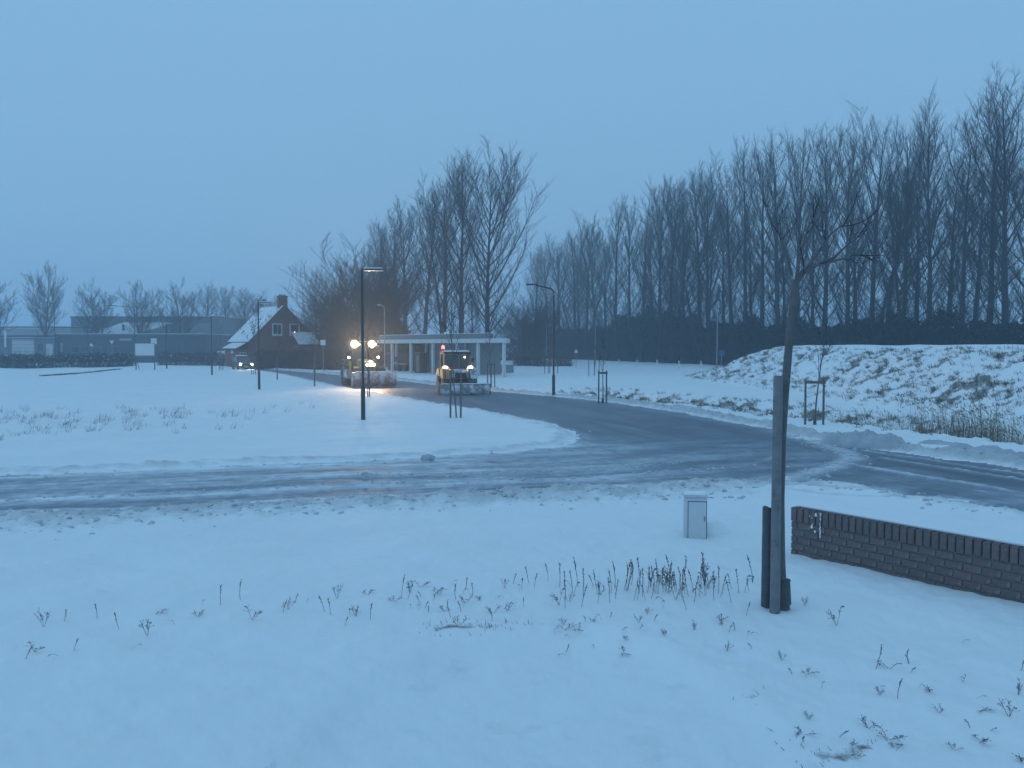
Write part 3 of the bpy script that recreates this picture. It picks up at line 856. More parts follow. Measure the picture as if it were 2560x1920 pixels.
hedge('hedge', [(W(1285, 121), 121), (W(1350, 119), 119), (W(1430, 118), 118)], 1.5, 1.4, 2600, 10, 'low scrubby hedge just right of the pavilion', m=weed_m)

# grass tufts poking through the snow of the bank and the ditch (uncountable)
def tufts(name, pts, n_blade, h, lean, seed, m, label, r=0.007):
    rng = np.random.default_rng(seed)
    P = np.repeat(np.array(pts), n_blade, axis=0); n = len(P)
    hh = rng.uniform(.5, 1.2, n)*h
    b = P+np.stack([rng.normal(0, .09, n), rng.normal(0, .09, n), np.full(n, -0.03)], 1)
    t = b+np.stack([lean[0]*hh+rng.normal(0, .35, n)*hh, lean[1]*hh+rng.normal(0, .35, n)*hh, hh], 1)
    V, Q = twig_mass(b, t, rng, r, 0.25, 3)
    return tag(link(name, np_mesh(name, V, Q, False, m)), label, kind='stuff')

def scatter(n, xr, yr, seed, keep):
    rng = np.random.default_rng(seed)
    x = rng.uniform(*xr, n); y = rng.uniform(*yr, n)
    h, road, sl, bare, dirt, bank = fields(x, y)
    k = keep(rng, x, y, road, bare, bank)
    return np.stack([x[k], y[k], h[k]], 1)
pb = scatter(34000, (14, 36), (18, 84), 1, lambda r, x, y, rd, b, bk: (bk > 0.12) & (bk < 2.8) & (r.random(len(x)) < b*1.0+0.05))
tufts('bank_grass', pb[:7000], 7, 0.15, (-0.55, -0.55), 2, grass_m, 'clumps of dead grass poking through the snow on the bank', 0.010)
pd = scatter(9000, (3, 22), (18, 57), 3, lambda r, x, y, rd, b, bk: (~rd) & (bk < 0.1) & (r.random(len(x)) < b*1.1))
tufts('ditch_grass', pd[:1500], 9, 0.16, (-0.2, -0.3), 4, grass_m, 'dead grass clumps on the hummocky sides of the roadside ditch', 0.010)
pl = scatter(5000, (-26, -7), (24, 50), 5, lambda r, x, y, rd, b, bk: (~rd) & (r.random(len(x)) < b*b*1.6))
tufts('field_grass', pl[:900], 7, 0.24, (0.25, 0.0), 6, weed_m, 'dry grass and weeds sticking out of the snowy field on the left', 0.006)
p = np.array(LDITCH); rr_ = np.random.default_rng(8); k = rr_.random(260); ln = np.interp(k, [0, .5, 1], p[:, 0]); ly = np.interp(k, [0, .5, 1], p[:, 1])
pg = np.stack([ln, ly+rr_.normal(0, .25, 260), np.full(260, 0.0)], 1)
tufts('ditch_edge_grass', pg, 7, 0.14, (0.1, 0), 9, grass_m, 'dark line of dead grass along a ditch edge far left', 0.014)
pf = scatter(26000, (-6, 8), (4.5, 13), 11, lambda r, x, y, rd, b, bk: (~rd) & (r.random(len(x)) < np.clip(b-0.12, 0, 1)*0.8))
tufts('ground_grass', pf[:420], 6, 0.05, (-0.4, 0.1), 12, weed_m, 'short dead grass showing through thin snow in the foreground', 0.0035)

# reeds in the ditch on the right
rng = np.random.default_rng(77)
n = 900
s = np.concatenate([rng.normal(0.50, 0.075, n//2), rng.uniform(0.0, 1.0, n-n//2)])
X = np.interp(s, [0, 1], [19.3, 12.9]); Y = np.interp(s, [0, 1], [20.5, 37.5])
b = np.stack([X+rng.normal(0, .35, n), Y+rng.normal(0, .35, n), np.zeros(n)], 1)
b[:, 2] = fields(b[:, 0], b[:, 1])[0]-0.03
hh = rng.uniform(.55, 1.35, n)*np.where(np.abs(s-0.5) < 0.16, 1.1, 0.75)
t = b+np.stack([rng.normal(-.05, .12, n)*hh, rng.normal(0, .12, n)*hh, hh], 1)
parts = [twig_mass(b, t, rng, 0.006, 0.12, 4)]
k = rng.random(n) < 0.5
C = t[k]+np.array([0, 0, -.04]); parts.append(twig_mass(C, C+np.stack([rng.normal(-.07, .05, k.sum()), rng.normal(0, .04, k.sum()), rng.uniform(.0, .14, k.sum())], 1), rng, 0.017, .2, 3))
m_ = n*2; kk = rng.integers(0, n, m_); u = rng.uniform(.1, .8, m_)[:, None]; bb = b[kk]*(1-u)+t[kk]*u
parts.append(twig_mass(bb, bb+np.stack([rng.normal(0, .12, m_), rng.normal(0, .1, m_), rng.uniform(.05, .28, m_)], 1), rng, 0.005, .4, 3))
tag(link('reeds', np_mesh('reeds', *join(parts), False, reed_m)), 'dry pale reeds standing in the ditch below the bank', kind='stuff')

# snow clods thrown up along the road edges (uncountable)
def ico(sub=1):
    bm = bmesh.new(); bmesh.ops.create_icosphere(bm, subdivisions=sub, radius=1.0)
    v = np.array([x.co[:] for x in bm.verts]); f = np.array([[q.index for q in fc.verts] for fc in bm.faces]); bm.free(); return v, f
IV, IF = ico(1)
def clods(name, pts, smin, smax, seed, m, label):
    rng = np.random.default_rng(seed); n = len(pts)
    sz = smin+(smax-smin)*rng.random(n)**2.5
    V = IV[None]*(1+rng.normal(0, .22, (n, len(IV), 1)))*sz[:, None, None]*np.array([1.15, 1.0, .7])+pts[:, None, :]
    F = IF[None]+(np.arange(n)*len(IV))[:, None, None]
    return tag(link(name, np_mesh(name, V.reshape(-1, 3), F.reshape(-1, 3), False, m)), label, kind='stuff')
clod_m = mat('dirty_snow_clod', (0.56, 0.57, 0.59), rough=0.85, var=0.28, scale=1.2, bump=0.4, bscale=20)
def along(P, n, off, spread, seed, pw=1.0):
    rng = np.random.default_rng(seed); P = np.array(P)
    seg = np.hypot(*(np.diff(P, axis=0).T)); cum = np.concatenate([[0], np.cumsum(seg)])
    s = rng.random(n)**pw*cum[-1]; i = np.clip(np.searchsorted(cum, s)-1, 0, len(seg)-1)
    tn = np.diff(P, axis=0)[i]/seg[i][:, None]; nv = np.stack([-tn[:, 1], tn[:, 0]], 1)
    q = P[i]+tn*(s-cum[i])[:, None]+nv*(off+rng.normal(0, spread, n))[:, None]
    return np.stack([q[:, 0], q[:, 1], fields(q[:, 0], q[:, 1])[0]], 1)
hp = D(1868, 962); HEAP = [(hp.x-1.2, hp.y+0.75), (hp.x+1.2, hp.y-0.75)]
c1 = np.concatenate([along(HEAP, 160, 0.1, 0.42, 31), along(RIGHT_FAR[3:], 700, -0.45, 0.4, 1, 1.3), along(MAIN_LEFT[3:], 260, 0.35, 0.2, 2), along(SIDE_FAR, 240, 0.3, 0.28, 3),
                     along(SIDE_NEAR[2:], 620, -0.9, 0.6, 4), along(STREAKS[4][0], 260, 0, 0.3, 5), along(STREAKS[9][0] if len(STREAKS) > 9 else STREAKS[5][0], 110, 0, 0.10, 6), along(STREAKS[5][0], 140, 0, 0.10, 16), along(STREAKS[7][0], 120, 0, 0.25, 17), along(RIGHT_NEAR[:6], 160, -0.3, 0.4, 7)])
clods('snow_clods', c1, 0.014, 0.062, 9, clod_m, 'dirty clods of ploughed snow strewn along the road edges')

def heap(name, cx, cy, L, Wd, h, rz, seed, m, label, cat='snow pile', group=None):
    n, k = 90, 44
    u = np.linspace(-1, 1, n); v = np.linspace(-1, 1, k); U, Vv = np.meshgrid(u, v)
    X = U*L/2; Y = Vv*Wd/2
    nz = fbm(X*2.3+seed, Y*2.3, seed, 4); n2 = fbm(X*7+seed, Y*7, seed+3, 3)
    r = np.clip(1-(np.abs(U)**3.0)-(Vv**2), 0, 1)
    n3 = fbm(X*15+seed, Y*15, seed+6, 2)
    Z = h*np.clip(r*1.4, 0, 1)**0.7*(0.15+1.55*nz)+((n2-.5)*0.30+(n3-.5)*0.14)*np.clip(r*3, 0, 1)*h - 0.06*(r <= 0.01)
    V = np.stack([X, Y, Z], -1).reshape(-1, 3)
    i = np.arange(k-1)[:, None]*n; j = np.arange(n-1)[None, :]
    Q = np.stack([i+j, i+j+1, i+n+j+1, i+n+j], -1).reshape(-1, 4)
    o = link(name, np_mesh(name, V, Q, True, m), loc=(cx, cy, gz(cx, cy)-0.05), rot=(0, 0, rz))
    return tag(o, label, cat, group)
pile_m = mat('grey_ploughed_snow', (0.44, 0.46, 0.485), rough=0.85, var=0.3, scale=3.2, bump=0.6, bscale=10)
q = D(1868, 958); heap('snow_pile', q.x, q.y, 2.6, 1.2, 0.36, R(-32), 3, pile_m, 'large grey heap of ploughed snow beside the road below the bank')
q = D(2025, 957); heap('snow_pile', q.x, q.y, 1.2, 0.5, 0.17, R(-48), 5, pile_m, 'low grey snow ridge just right of the large heap', group='low snow ridges')
q = D(2105, 974); heap('snow_pile', q.x, q.y, 1.9, 0.55, 0.20, R(-50), 7, pile_m, 'long grey snow ridge in front of the reeds', group='low snow ridges')
q = D(2225, 992); heap('snow_pile', q.x, q.y, 1.8, 0.6, 0.20, R(-52), 8, pile_m, 'grey snow ridge cut by the right picture edge', group='low snow ridges')
q = D(1540, 1153); heap('snow_pile', q.x, q.y, 0.55, 0.4, 0.13, 0.3, 9, snow_m, 'small white snow heap at the right foot of the cabinet')
q = D(924, 988); v2_, f2_ = ico(3); lr_ = 0.16*(0.75+0.7*(fbm(v2_[:, 0]*2.3+5, v2_[:, 1]*2.3+v2_[:, 2]*1.7, 5, 4)-0.3))[:, None]
tag(link('snow_pile', np_mesh('snow_pile', v2_*lr_*np.array([1.2, 1.0, 0.8]), f2_, True, pile_m), loc=(q.x, q.y, gz(q.x, q.y)+0.05)), 'single grey snow lump on the far edge of the side road', 'snow pile')

# ---------------------------------------------------------------- foreground: staked tree, cabinet, brick wall
tb = at(1962, 1518)
e = empty('young_tree', (tb.x, tb.y, gz(tb.x, tb.y)))
rng = np.random.default_rng(5)
dT = tb.y
def TP(px, py, dd=0.0):
    """point on the tree, relative to its foot, from its place in the photograph at the tree's distance"""
    d = dT+dd; return np.array([(px-1280)/F_PX*d-tb.x, dd, 3+(HOR-py)*d/F_PX*1.0-e.location.z])
trunk = Tub()
tp = [TP(1965,1530), TP(1962,1500), TP(1957,1400), TP(1954,1250), TP(1956,1100), TP(1963,980), TP(1972,860), TP(1980,760), TP(1986,700)]
trunk.add(tp, [0.085, 0.062, 0.055, 0.052, 0.050, 0.046, 0.042, 0.040, 0.036], 10)
limbs = [([TP(1986,706), TP(2005,682, .1), TP(2037,664, .15), TP(2080,646, .1), TP(2115,612, 0), TP(2150,588, -.1)], [0.034, 0.030, 0.022, 0.016, 0.010, 0.005]),
         ([TP(1984,712), TP(1976,690,-.1), TP(1958,676,-.2), TP(1930,668,-.35), TP(1912,650,-.4), TP(1898,625,-.4)], [0.016, 0.013, 0.010, 0.007, 0.005, 0.003]),
         ([TP(1987,702), TP(1992,660,.1), TP(2004,610,.2), TP(2012,580,.3), TP(2026,550,.35), TP(2040,525,.4)], [0.022, 0.017, 0.013, 0.010, 0.007, 0.004]),
         ([TP(2037,664,.15), TP(2075,655,.3), TP(2115,645,.4), TP(2150,640,.5), TP(2175,650,.5), TP(2195,655,.5)], [0.020, 0.016, 0.013, 0.010, 0.007, 0.004]),
         ([TP(2005,685,.1), TP(2030,650,-.2), TP(2060,600,-.4), TP(2085,575,-.5), TP(2110,560,-.5), TP(2140,548,-.55)], [0.016, 0.013, 0.010, 0.008, 0.006, 0.003]),
         ([TP(1976,690,-.1), TP(1965,650,-.1), TP(1950,620,-.1), TP(1946,595,0), TP(1938,575,0), TP(1936,555,0)], [0.018, 0.015, 0.012, 0.009, 0.006, 0.004])]
crown = Tub()
for pts, rd in (limbs[0], limbs[2], limbs[3], limbs[4], limbs[5]):
    trunk.add(pts, rd, 7)
    for j in range(5):
        u = 0.18+0.8*rng.random(); b0, dv = lerp_path(pts, u)
        sdv = side_dir(rng, dv, rng.uniform(.5, 1.2)); sdv[2] += 0.25
        SL = rng.uniform(.15, .46)
        s4, _ = grow(rng, b0, sdv, SL, 5, 0.12, 0.22); crown.add(s4, [0.007, 0.0055, 0.0045, 0.0035, 0.0025], 4)
        for k in range(int(rng.integers(1, 4))):
            b1, d1 = lerp_path(s4, rng.uniform(.25, .98)); t3, _ = grow(rng, b1, side_dir(rng, d1, rng.uniform(.5, 1.1)), rng.uniform(.08, .26), 4, 0.10, 0.2)
            crown.add(t3, [0.004, 0.0034, 0.0028, 0.002], 3)
ftrunk_m = mat('young_tree_bark', (0.135, 0.128, 0.13), rough=0.9, var=0.4, scale=7, bump=0.7, bscale=45)
link('trunk', trunk.mesh('trunk', ftrunk_m), e); link('crown', crown.mesh('crown', twig_m), e)
MB().lathe((tp[1][0]+0.012, 0, 0.06), (0, 0, 1), [(0.095, 0), (0.088, 0.12), (0.080, 0.24), (0.086, 0.27)], 14).build('trunk_guard', dwood_m, e)
tag(e, 'young bare tree leaning beside its stakes near the brick wall', 'tree')

def stake(base, h, r0, r1, m, label, lean=(0, 0), chipped=False):
    rng = np.random.default_rng(int(h*100))
    rings = []; n = 14; k = 14
    for i in range(k+1):
        z = -0.1+(h+0.1)*i/k
        rad = r0+(r1-r0)*i/k
        rings.append([Vector((lean[0]*z+math.cos(q)*rad*(1+rng.normal(0, .012)), lean[1]*z+math.sin(q)*rad*(1+rng.normal(0, .012)), z+(rng.normal(0, .012) if i == k and chipped else 0))) for q in [2*math.pi*j/n for j in range(n)]])
    mb = MB().quad_strip(rings)
    o = mb.build('tree_stake', m, smooth=True, loc=(base.x, base.y, gz(base.x, base.y)))
    return tag(o, label, 'stake')
s1 = at(1937, 1527); stake(s1, 2.60, 0.056, 0.050, wood_m, 'tall thick pale wooden stake in front of the young tree')
s2 = at(1915, 1513); stake(s2, 1.12, 0.056, 0.052, dwood_m, 'short dark wooden stake with chipped top behind the tall one', chipped=True)

# street cabinet
door_gap_m = mat('dark_door_gap', (0.08, 0.085, 0.09), rough=0.8)
c = at(1738, 1345); e = empty('street_cabinet', (c.x, c.y, gz(c.x, c.y)-0.03), R(-9)); e.scale = (0.93, 0.93, 0.93)
cab_m = mat('cabinet_grey', (0.62, 0.65, 0.66), rough=0.55, var=0.1, scale=4, bump=0.1, dirt=(0.52, 0.55, 0.56), dirt_amt=0.2, dscale=3)
MB().box((0, 0.12, 0.33), (0.36, 0.26, 0.74)).build('body', cab_m, e, bevel=0.008)
MB().box((0.03, -0.018, 0.33), (0.285, 0.014, 0.60)).build('door', cab_m, e, bevel=0.005)
MB().box((0.03, -0.0135, 0.33), (0.305, 0.004, 0.62)).build('door_gap', door_gap_m, e)  # added dark outline stands for the shadowed gap round the door
MB().box((0.145, -0.031, 0.36), (0.02, 0.014, 0.08)).build('handle', galv_m, e, bevel=0.003)
MB().box((0, 0.12, 0.715), (0.39, 0.30, 0.028)).build('lid', cab_m, e, bevel=0.008)
MB().box((0, 0.13, 0.745), (0.36, 0.27, 0.05), taper=0.86).build('snow_cover', snow_m, e, bevel=0.015, smooth=True)
tag(e, 'grey street cabinet with snow on its lid standing in the snow', 'cabinet')

# low brick wall
brick_cols = [(0.165, 0.125, 0.122), (0.155, 0.118, 0.118), (0.18, 0.132, 0.125), (0.15, 0.122, 0.124)]
bricks_m = [mat(f'brick_{i}', c_, rough=0.85, var=0.3, scale=18, bump=0.5, bscale=60, dirt=(0.22, 0.19, 0.18), dirt_amt=0.2, dscale=9) for i, c_ in enumerate(brick_cols)]
mortar_m = mat('mortar', (0.23, 0.22, 0.215), rough=0.95, var=0.2, scale=15, bump=0.5, bscale=60)
A0 = at(1977, 1382, 0.06); A1 = Vector((A0.x, A0.y, 0)); dirw = (at(2560, 1516, 0.06)-Vector((A1.x, A1.y, 0.06))); dirw.z = 0; dirw.normalize()
wz = -0.075
e = empty('brick_wall', (A1.x, A1.y, wz), math.atan2(dirw.y, dirw.x))
BL, BH, J, TH = 0.205, 0.088, 0.012, 0.20
NC = 6; HW = NC*(BH+J)
bmesh_std = []
def brick_mesh(sx, sy, sz, i):
    return MB().box((sx/2, sy/2, sz/2), (sx, sy, sz)).mesh('brick', bricks_m[i], bevel=0.006)
stds = [brick_mesh(BL, 0.10, BH, i) for i in range(4)]
halfs = [brick_mesh(BL/2-J/2, 0.10, BH, i) for i in range(4)]
caps = [brick_mesh(BH, TH+0.02, 0.19, i) for i in range(4)]
LW = 5.4
MB().box((LW/2, TH/2+0.006, HW/2), (LW-0.02, TH-0.02, HW)).build('mortar_core', mortar_m, e)
for r in range(NC):
    x = 0.0
    if r % 2:
        link('brick', halfs[rnd.randrange(4)], e, loc=(0, 0, r*(BH+J))); x = BL/2+J/2
    while x+BL <= LW:
        link('brick', stds[rnd.randrange(4)], e, loc=(x, rnd.uniform(-.003, .003), r*(BH+J))); x += BL+J
x = 0.0
while x < LW-0.1:
    link('brick', caps[rnd.randrange(4)], e, loc=(x, rnd.uniform(-.014, -.006), HW+0.004+rnd.uniform(-.004, .004))); x += BH+J
MB().box((LW/2, 0.135, HW+0.208), (LW, 0.12, 0.025), taper=0.97).build('snow_cover', snow_m, e, bevel=0.02, smooth=True)
def blob(name, pts, m, parent):
    n = len(pts); V = (IV[None]*(1+np.random.default_rng(4).normal(0, .28, (n, len(IV), 1)))*np.array([p[3:6] for p in pts])[:, None, :]+np.array([p[:3] for p in pts])[:, None, :]).reshape(-1, 3)
    F = (IF[None]+(np.arange(n)*len(IV))[:, None, None]).reshape(-1, 3)
    return link(name, np_mesh(name, V, F, True, m), parent)
br_ = np.random.default_rng(9)
blob('stuck_snow', [(0.36+br_.normal(0, .03), -0.008, HW+br_.uniform(-.12, .17), br_.uniform(.010, .030), .006, br_.uniform(.010, .032)) for _ in range(9)]
     + [(0.47+br_.normal(0, .006), -0.006, HW+0.17-0.035*k_, br_.uniform(.008, .016), .007, .026) for k_ in range(10)], snow_m, e)
tag(e, 'low dark red brick wall with an on-edge top course', 'wall')
WALL_E = e

# ---------------------------------------------------------------- dry weeds
def weed_mesh(kind, seed):
    rng = np.random.default_rng(seed); tb_ = Tub(); bl = []
    h = 0.36
    if kind == 'spike':
        pts, _ = grow(rng, (0, 0, -0.03), (rng.normal(0, .12), rng.normal(0, .12), 1), h+.03, 7, 0.05, 0.05)
        tb_.add(pts, [0.0034]*6+[0.003], 4)
        for k in range(16):
            u = rng.uniform(.35, 1) if k > 3 else rng.uniform(.85, 1); p, d = lerp_path(pts, u)
            s_ = rng.uniform(.004, .0085)*(1.2 if u > .7 else .9); bl.append((*(p+rng.normal(0, .005, 3)), s_*.8, s_*.8, s_*1.4))
    elif kind == 'bent':
        pts, _ = grow(rng, (0, 0, -0.03), (rng.normal(0, .3), rng.normal(0, .2), 1), h*.7, 5, -0.02, 0.12)
        tail, _ = grow(rng, pts[-1], (rng.choice([-1, 1])*.9, rng.normal(0, .3), .4), h*.35, 4, -0.35, 0.12)
        tb_.add(pts, [0.0034]*5, 4); tb_.add(tail, [0.004]*4, 4)
        for k in range(9):
            p, d = lerp_path(tail, rng.random()); s_ = rng.uniform(.005, .011); bl.append((*(p+rng.normal(0, .006, 3)), s_, s_, s_*1.1))
    else:
        for k in range(5 if kind == 'bushy' else 3):
            pts, _ = grow(rng, (0, 0, -0.03), (rng.normal(0, .35), rng.normal(0, .35), 1), h*rng.uniform(.5, 1), 5, 0.04, 0.10)
            tb_.add(pts, [0.003]*5, 4)
            for j in range(7):
                p, d = lerp_path(pts, rng.uniform(.4, 1)); t3, _ = grow(rng, p, side_dir(rng, d, .8), rng.uniform(.03, .08), 3, .1, .1); tb_.add(t3, [.003, .0025, .002], 3)
                s_ = rng.uniform(.004, .009); bl.append((*t3[-1], s_, s_, s_*1.2))
    me_t = tb_.mesh('stem', weed_m)
    n = len(bl); A = np.array(bl)
    V = (IV[None]*A[:, None, 3:6]*(1+rng.normal(0, .15, (n, len(IV), 1)))+A[:, None, :3]).reshape(-1, 3); F = (IF[None]+(np.arange(n)*len(IV))[:, None, None]).reshape(-1, 3)
    return me_t, np_mesh('seed_heads', V, F, True, weed_m)
WEED = {k: [weed_mesh(k, 100+i*7+j) for j in range(4)] for i, k in enumerate(('spike', 'bent', 'bushy', 'thin'))}
def weed(xd, yd, hpx, kind, label, group):
    """xd, yd: foot of the plant, hpx: height, in the same photograph units"""
    q = D(xd, yd); z = gz(q.x, q.y)
    h = hpx/0.8641*q.y/F_PX
    ms = WEED[kind][rnd.randrange(4)]
    e = empty('dry_weed', (q.x, q.y, z), rnd.uniform(0, 6.28)); s_ = h/0.36; w_ = max(0.75, min(1.05, s_)) if kind in ('spike', 'thin') else max(0.38, min(0.9, s_*0.85)); e.scale = (w_, w_, s_)
    link('stem', ms[0], e); link('seed_heads', ms[1], e)['kind'] = 'stuff'
    return tag(e, label, 'weed', group)
lone_w = [(95,1358,44,'bushy'),(140,1342,24,'spike'),(210,1333,32,'spike'),(258,1355,42,'spike'),(344,1328,12,'thin'),(378,1350,14,'bent'),(318,1375,40,'thin'),(55,1428,30,'spike'),(75,1410,22,'thin'),
          (128,1420,30,'bent'),(160,1413,28,'spike'),(280,1402,18,'bent'),(437,1309,18,'bent'),(427,1335,22,'thin'),(477,1311,48,'spike'),(520,1298,44,'spike'),(545,1345,32,'thin'),(612,1328,26,'spike'),(622,1322,34,'bushy'),
          (636,1308,20,'spike'),(662,1309,12,'bent'),(702,1325,36,'spike'),(716,1332,40,'spike'),(728,1297,36,'bushy'),(755,1330,22,'bent'),(768,1335,24,'thin'),(744,1356,18,'spike'),(800,1343,38,'spike'),(793,1290,22,'thin')]
lone_w.sort()
for i, (a, b, h, k) in enumerate(lone_w):
    weed(a, b, h, k, f'dry weed stalk in the open snow at lower left, {ordinal(i+1)} from the left', 'scattered weed stalks on the left')
mid_w = [(868,1300,52,'spike'),(880,1300,34,'spike'),(850,1310,18,'thin'),(908,1277,16,'thin'),(935,1302,16,'spike'),(952,1292,20,'bent'),(975,1338,38,'spike'),(985,1300,40,'spike'),(990,1358,34,'thin'),(1000,1290,26,'bent'),(1021,1290,26,'spike'),
         (1062,1345,18,'spike'),(1090,1278,26,'bushy'),(1108,1272,22,'spike'),(1127,1280,44,'bent'),(1142,1270,36,'spike'),(1153,1276,30,'spike'),(1130,1315,36,'bent'),(1230,1295,26,'bushy'),(1330,1290,24,'bent')]
mr_ = random.Random(8)
mid_w += [(mr_.uniform(860, 1150), mr_.uniform(1272, 1330), mr_.uniform(10, 30), mr_.choice(['spike', 'thin', 'spike', 'bent'])) for _ in range(22)]
mid_w.sort()
for i, (a, b, h, k) in enumerate(mid_w):
    weed(a, b, h, k, f'dry weed stalk left of the dense stand, {ordinal(i+1)} from its left end', 'weed stalks beside the dense stand')
wr = random.Random(3)
for i, a in enumerate(sorted(wr.triangular(1140, 1640, 1440) for _ in range(88))):
    b = wr.uniform(1258, 1300)+(wr.random() < .35)*wr.uniform(0, 30); h = wr.triangular(24, 76, 48)
    weed(a, b, h, wr.choice(['spike', 'spike', 'spike', 'spike', 'spike', 'bent', 'thin']), f'dry stalk in the dense stand left of the staked tree, {ordinal(i+1)} from the left', 'dense stand of weeds')
right_w = [(1738,1307,26,'bushy'),(1808,1347,52,'thin'),(1640,1365,30,'bent'),(1690,1420,28,'bushy'),(1612,1328,36,'spike'),(1570,1400,26,'bushy'),(1892,1440,64,'spike'),(1965,1430,34,'spike'),(2078,1382,16,'bent'),(2080,1465,26,'bent'),
           (1940,1505,50,'spike'),(1900,1500,22,'bushy'),(1985,1480,18,'bent'),(1875,1570,34,'thin'),(1920,1590,30,'thin'),(2200,1490,40,'bushy'),(2180,1540,40,'thin'),(2205,1440,24,'spike'),(2030,1530,20,'bushy'),(1745,1450,24,'thin'),
           (1775,1480,20,'bent'),(2060,1600,24,'bushy'),(2120,1580,26,'thin'),(1850,1640,18,'bushy'),(1500,1360,24,'bushy'),(1560,1340,22,'spike'),(1380,1352,22,'bushy'),(1300,1345,18,'bent')]
right_w += [(mr_.uniform(1180, 1660), mr_.uniform(1315, 1400), mr_.uniform(9, 24), mr_.choice(['spike', 'thin', 'spike', 'thin', 'bent', 'bushy'])) for _ in range(26)]
right_w += [(mr_.uniform(1700, 2210), mr_.uniform(1400, 1650), mr_.uniform(8, 22), mr_.choice(['spike', 'thin', 'spike', 'thin', 'bent', 'bushy'])) for _ in range(20)]
right_w.sort()
for i, (a, b, h, k) in enumerate(right_w):
    weed(a, b, h*0.9, k, f'low dry weed in the near snow at lower middle or right, {ordinal(i+1)} from the left', 'weeds in the near snow on the right')

# ---------------------------------------------------------------- street lamps, staked trees, bollards, signs
diff_m = mat('lamp_diffuser', (0.70, 0.72, 0.72), rough=0.35, var=0.05)
def panel_lamp(px, py, h, label, rz=0.0):
    b = at(px, py); e = empty('street_lamp', (b.x, b.y, gz(b.x, b.y)), rz)
    MB().lathe((0, 0, -0.1), (0, 0, 1), [(0.088, 0), (0.088, 1.38), (0.080, 1.42), (0.056, 1.46), (0.050, h), (0.046, h+0.1)], 12).build('pole', post_m, e, smooth=True)
    MB().box((0.0, -0.09, 0.62), (0.09, 0.012, 0.38)).build('hatch', post_m, e, bevel=0.004)
    MB().box((0.43, 0, h-0.02), (0.86, 0.24, 0.055)).build('head', post_m, e, bevel=0.012)
    MB().box((0.47, 0, h-0.062), (0.74, 0.20, 0.028)).build('diffuser', diff_m, e, bevel=0.008)
    MB().box((0.45, 0, h+0.03), (0.78, 0.21, 0.045), taper=0.9).build('snow_cover', snow_m, e, bevel=0.015, smooth=True)
    return tag(e, label, 'street lamp', 'flat-headed street lamps on the left verge')
panel_lamp(908, 1047, 5.98, 'nearest flat-headed black street lamp, standing in front of the big tractor')
panel_lamp(648, 971, 5.95, 'black flat-headed street lamp standing in front of the gabled house')
panel_lamp(530, 937, 5.9, 'black flat-headed street lamp just left of the oncoming car')
panel_lamp(417, 921, 5.9, 'farthest flat-headed street lamp, beside the white billboard')
panel_lamp(221, 910, 5.6, 'short flat-headed street lamp rising behind the snowy hedge on the left', rz=1.45)

def arm_lamp(px, d, h, arm, label, rz=0.0, m=post_m):
    x = W(px, d); e = empty('street_lamp', (x, d, gz(x, d)), rz)
    MB().lathe((0, 0, -0.1), (0, 0, 1), [(0.095, 0), (0.095, 1.25), (0.085, 1.3), (0.06, 1.35), (0.048, h-0.55)], 12).build('pole', m, e, smooth=True)
    pts = [Vector((0, 0, h-0.55))]
    for k in range(1, 7):
        a = k/6*R(78); pts.append(Vector((-0.32*(1-math.cos(a)), 0, h-0.55+0.32*math.sin(a))))
    pts.append(Vector((-arm*0.62, 0, h-0.10))); pts.append(Vector((-arm*0.72, 0, h-0.05)))
    MB().path(pts, [0.048]*7+[0.036, 0.034], 8).build('arm', m, e, smooth=True)
    hd = MB().quad_strip([[Vector((x_, y_*w, z_+h-0.02)) for y_, z_ in ((-1, -.05), (1, -.05), (.7, .05), (-.7, .05))] for x_, w in ((-arm*0.66, .06), (-arm*0.8, .13), (-arm*1.05, .12), (-arm*1.15, .05))])
    hd.build('head', m, e, bevel=0.01)
    MB().box((-arm*0.92, 0, h-0.085), (arm*0.36, 0.17, 0.03)).build('diffuser', diff_m, e, bevel=0.01)
    return tag(e, label, 'street lamp', 'street lamps with a bent arm')
arm_lamp(1384, 50.4, 6.65, 1.45, 'street lamp with bent arm right of the pavilion')
arm_lamp(962, 85, 7.2, 1.2, 'pale street lamp with bent arm rising behind the big tractor', rz=-0.9, m=galv_m)
arm_lamp(139, 126, 9.5, 1.6, 'tall street lamp with bent arm in front of the leftmost big tree')
arm_lamp(338, 130, 9.2, 4.0, 'tall street lamp with a long arm above the white billboard')

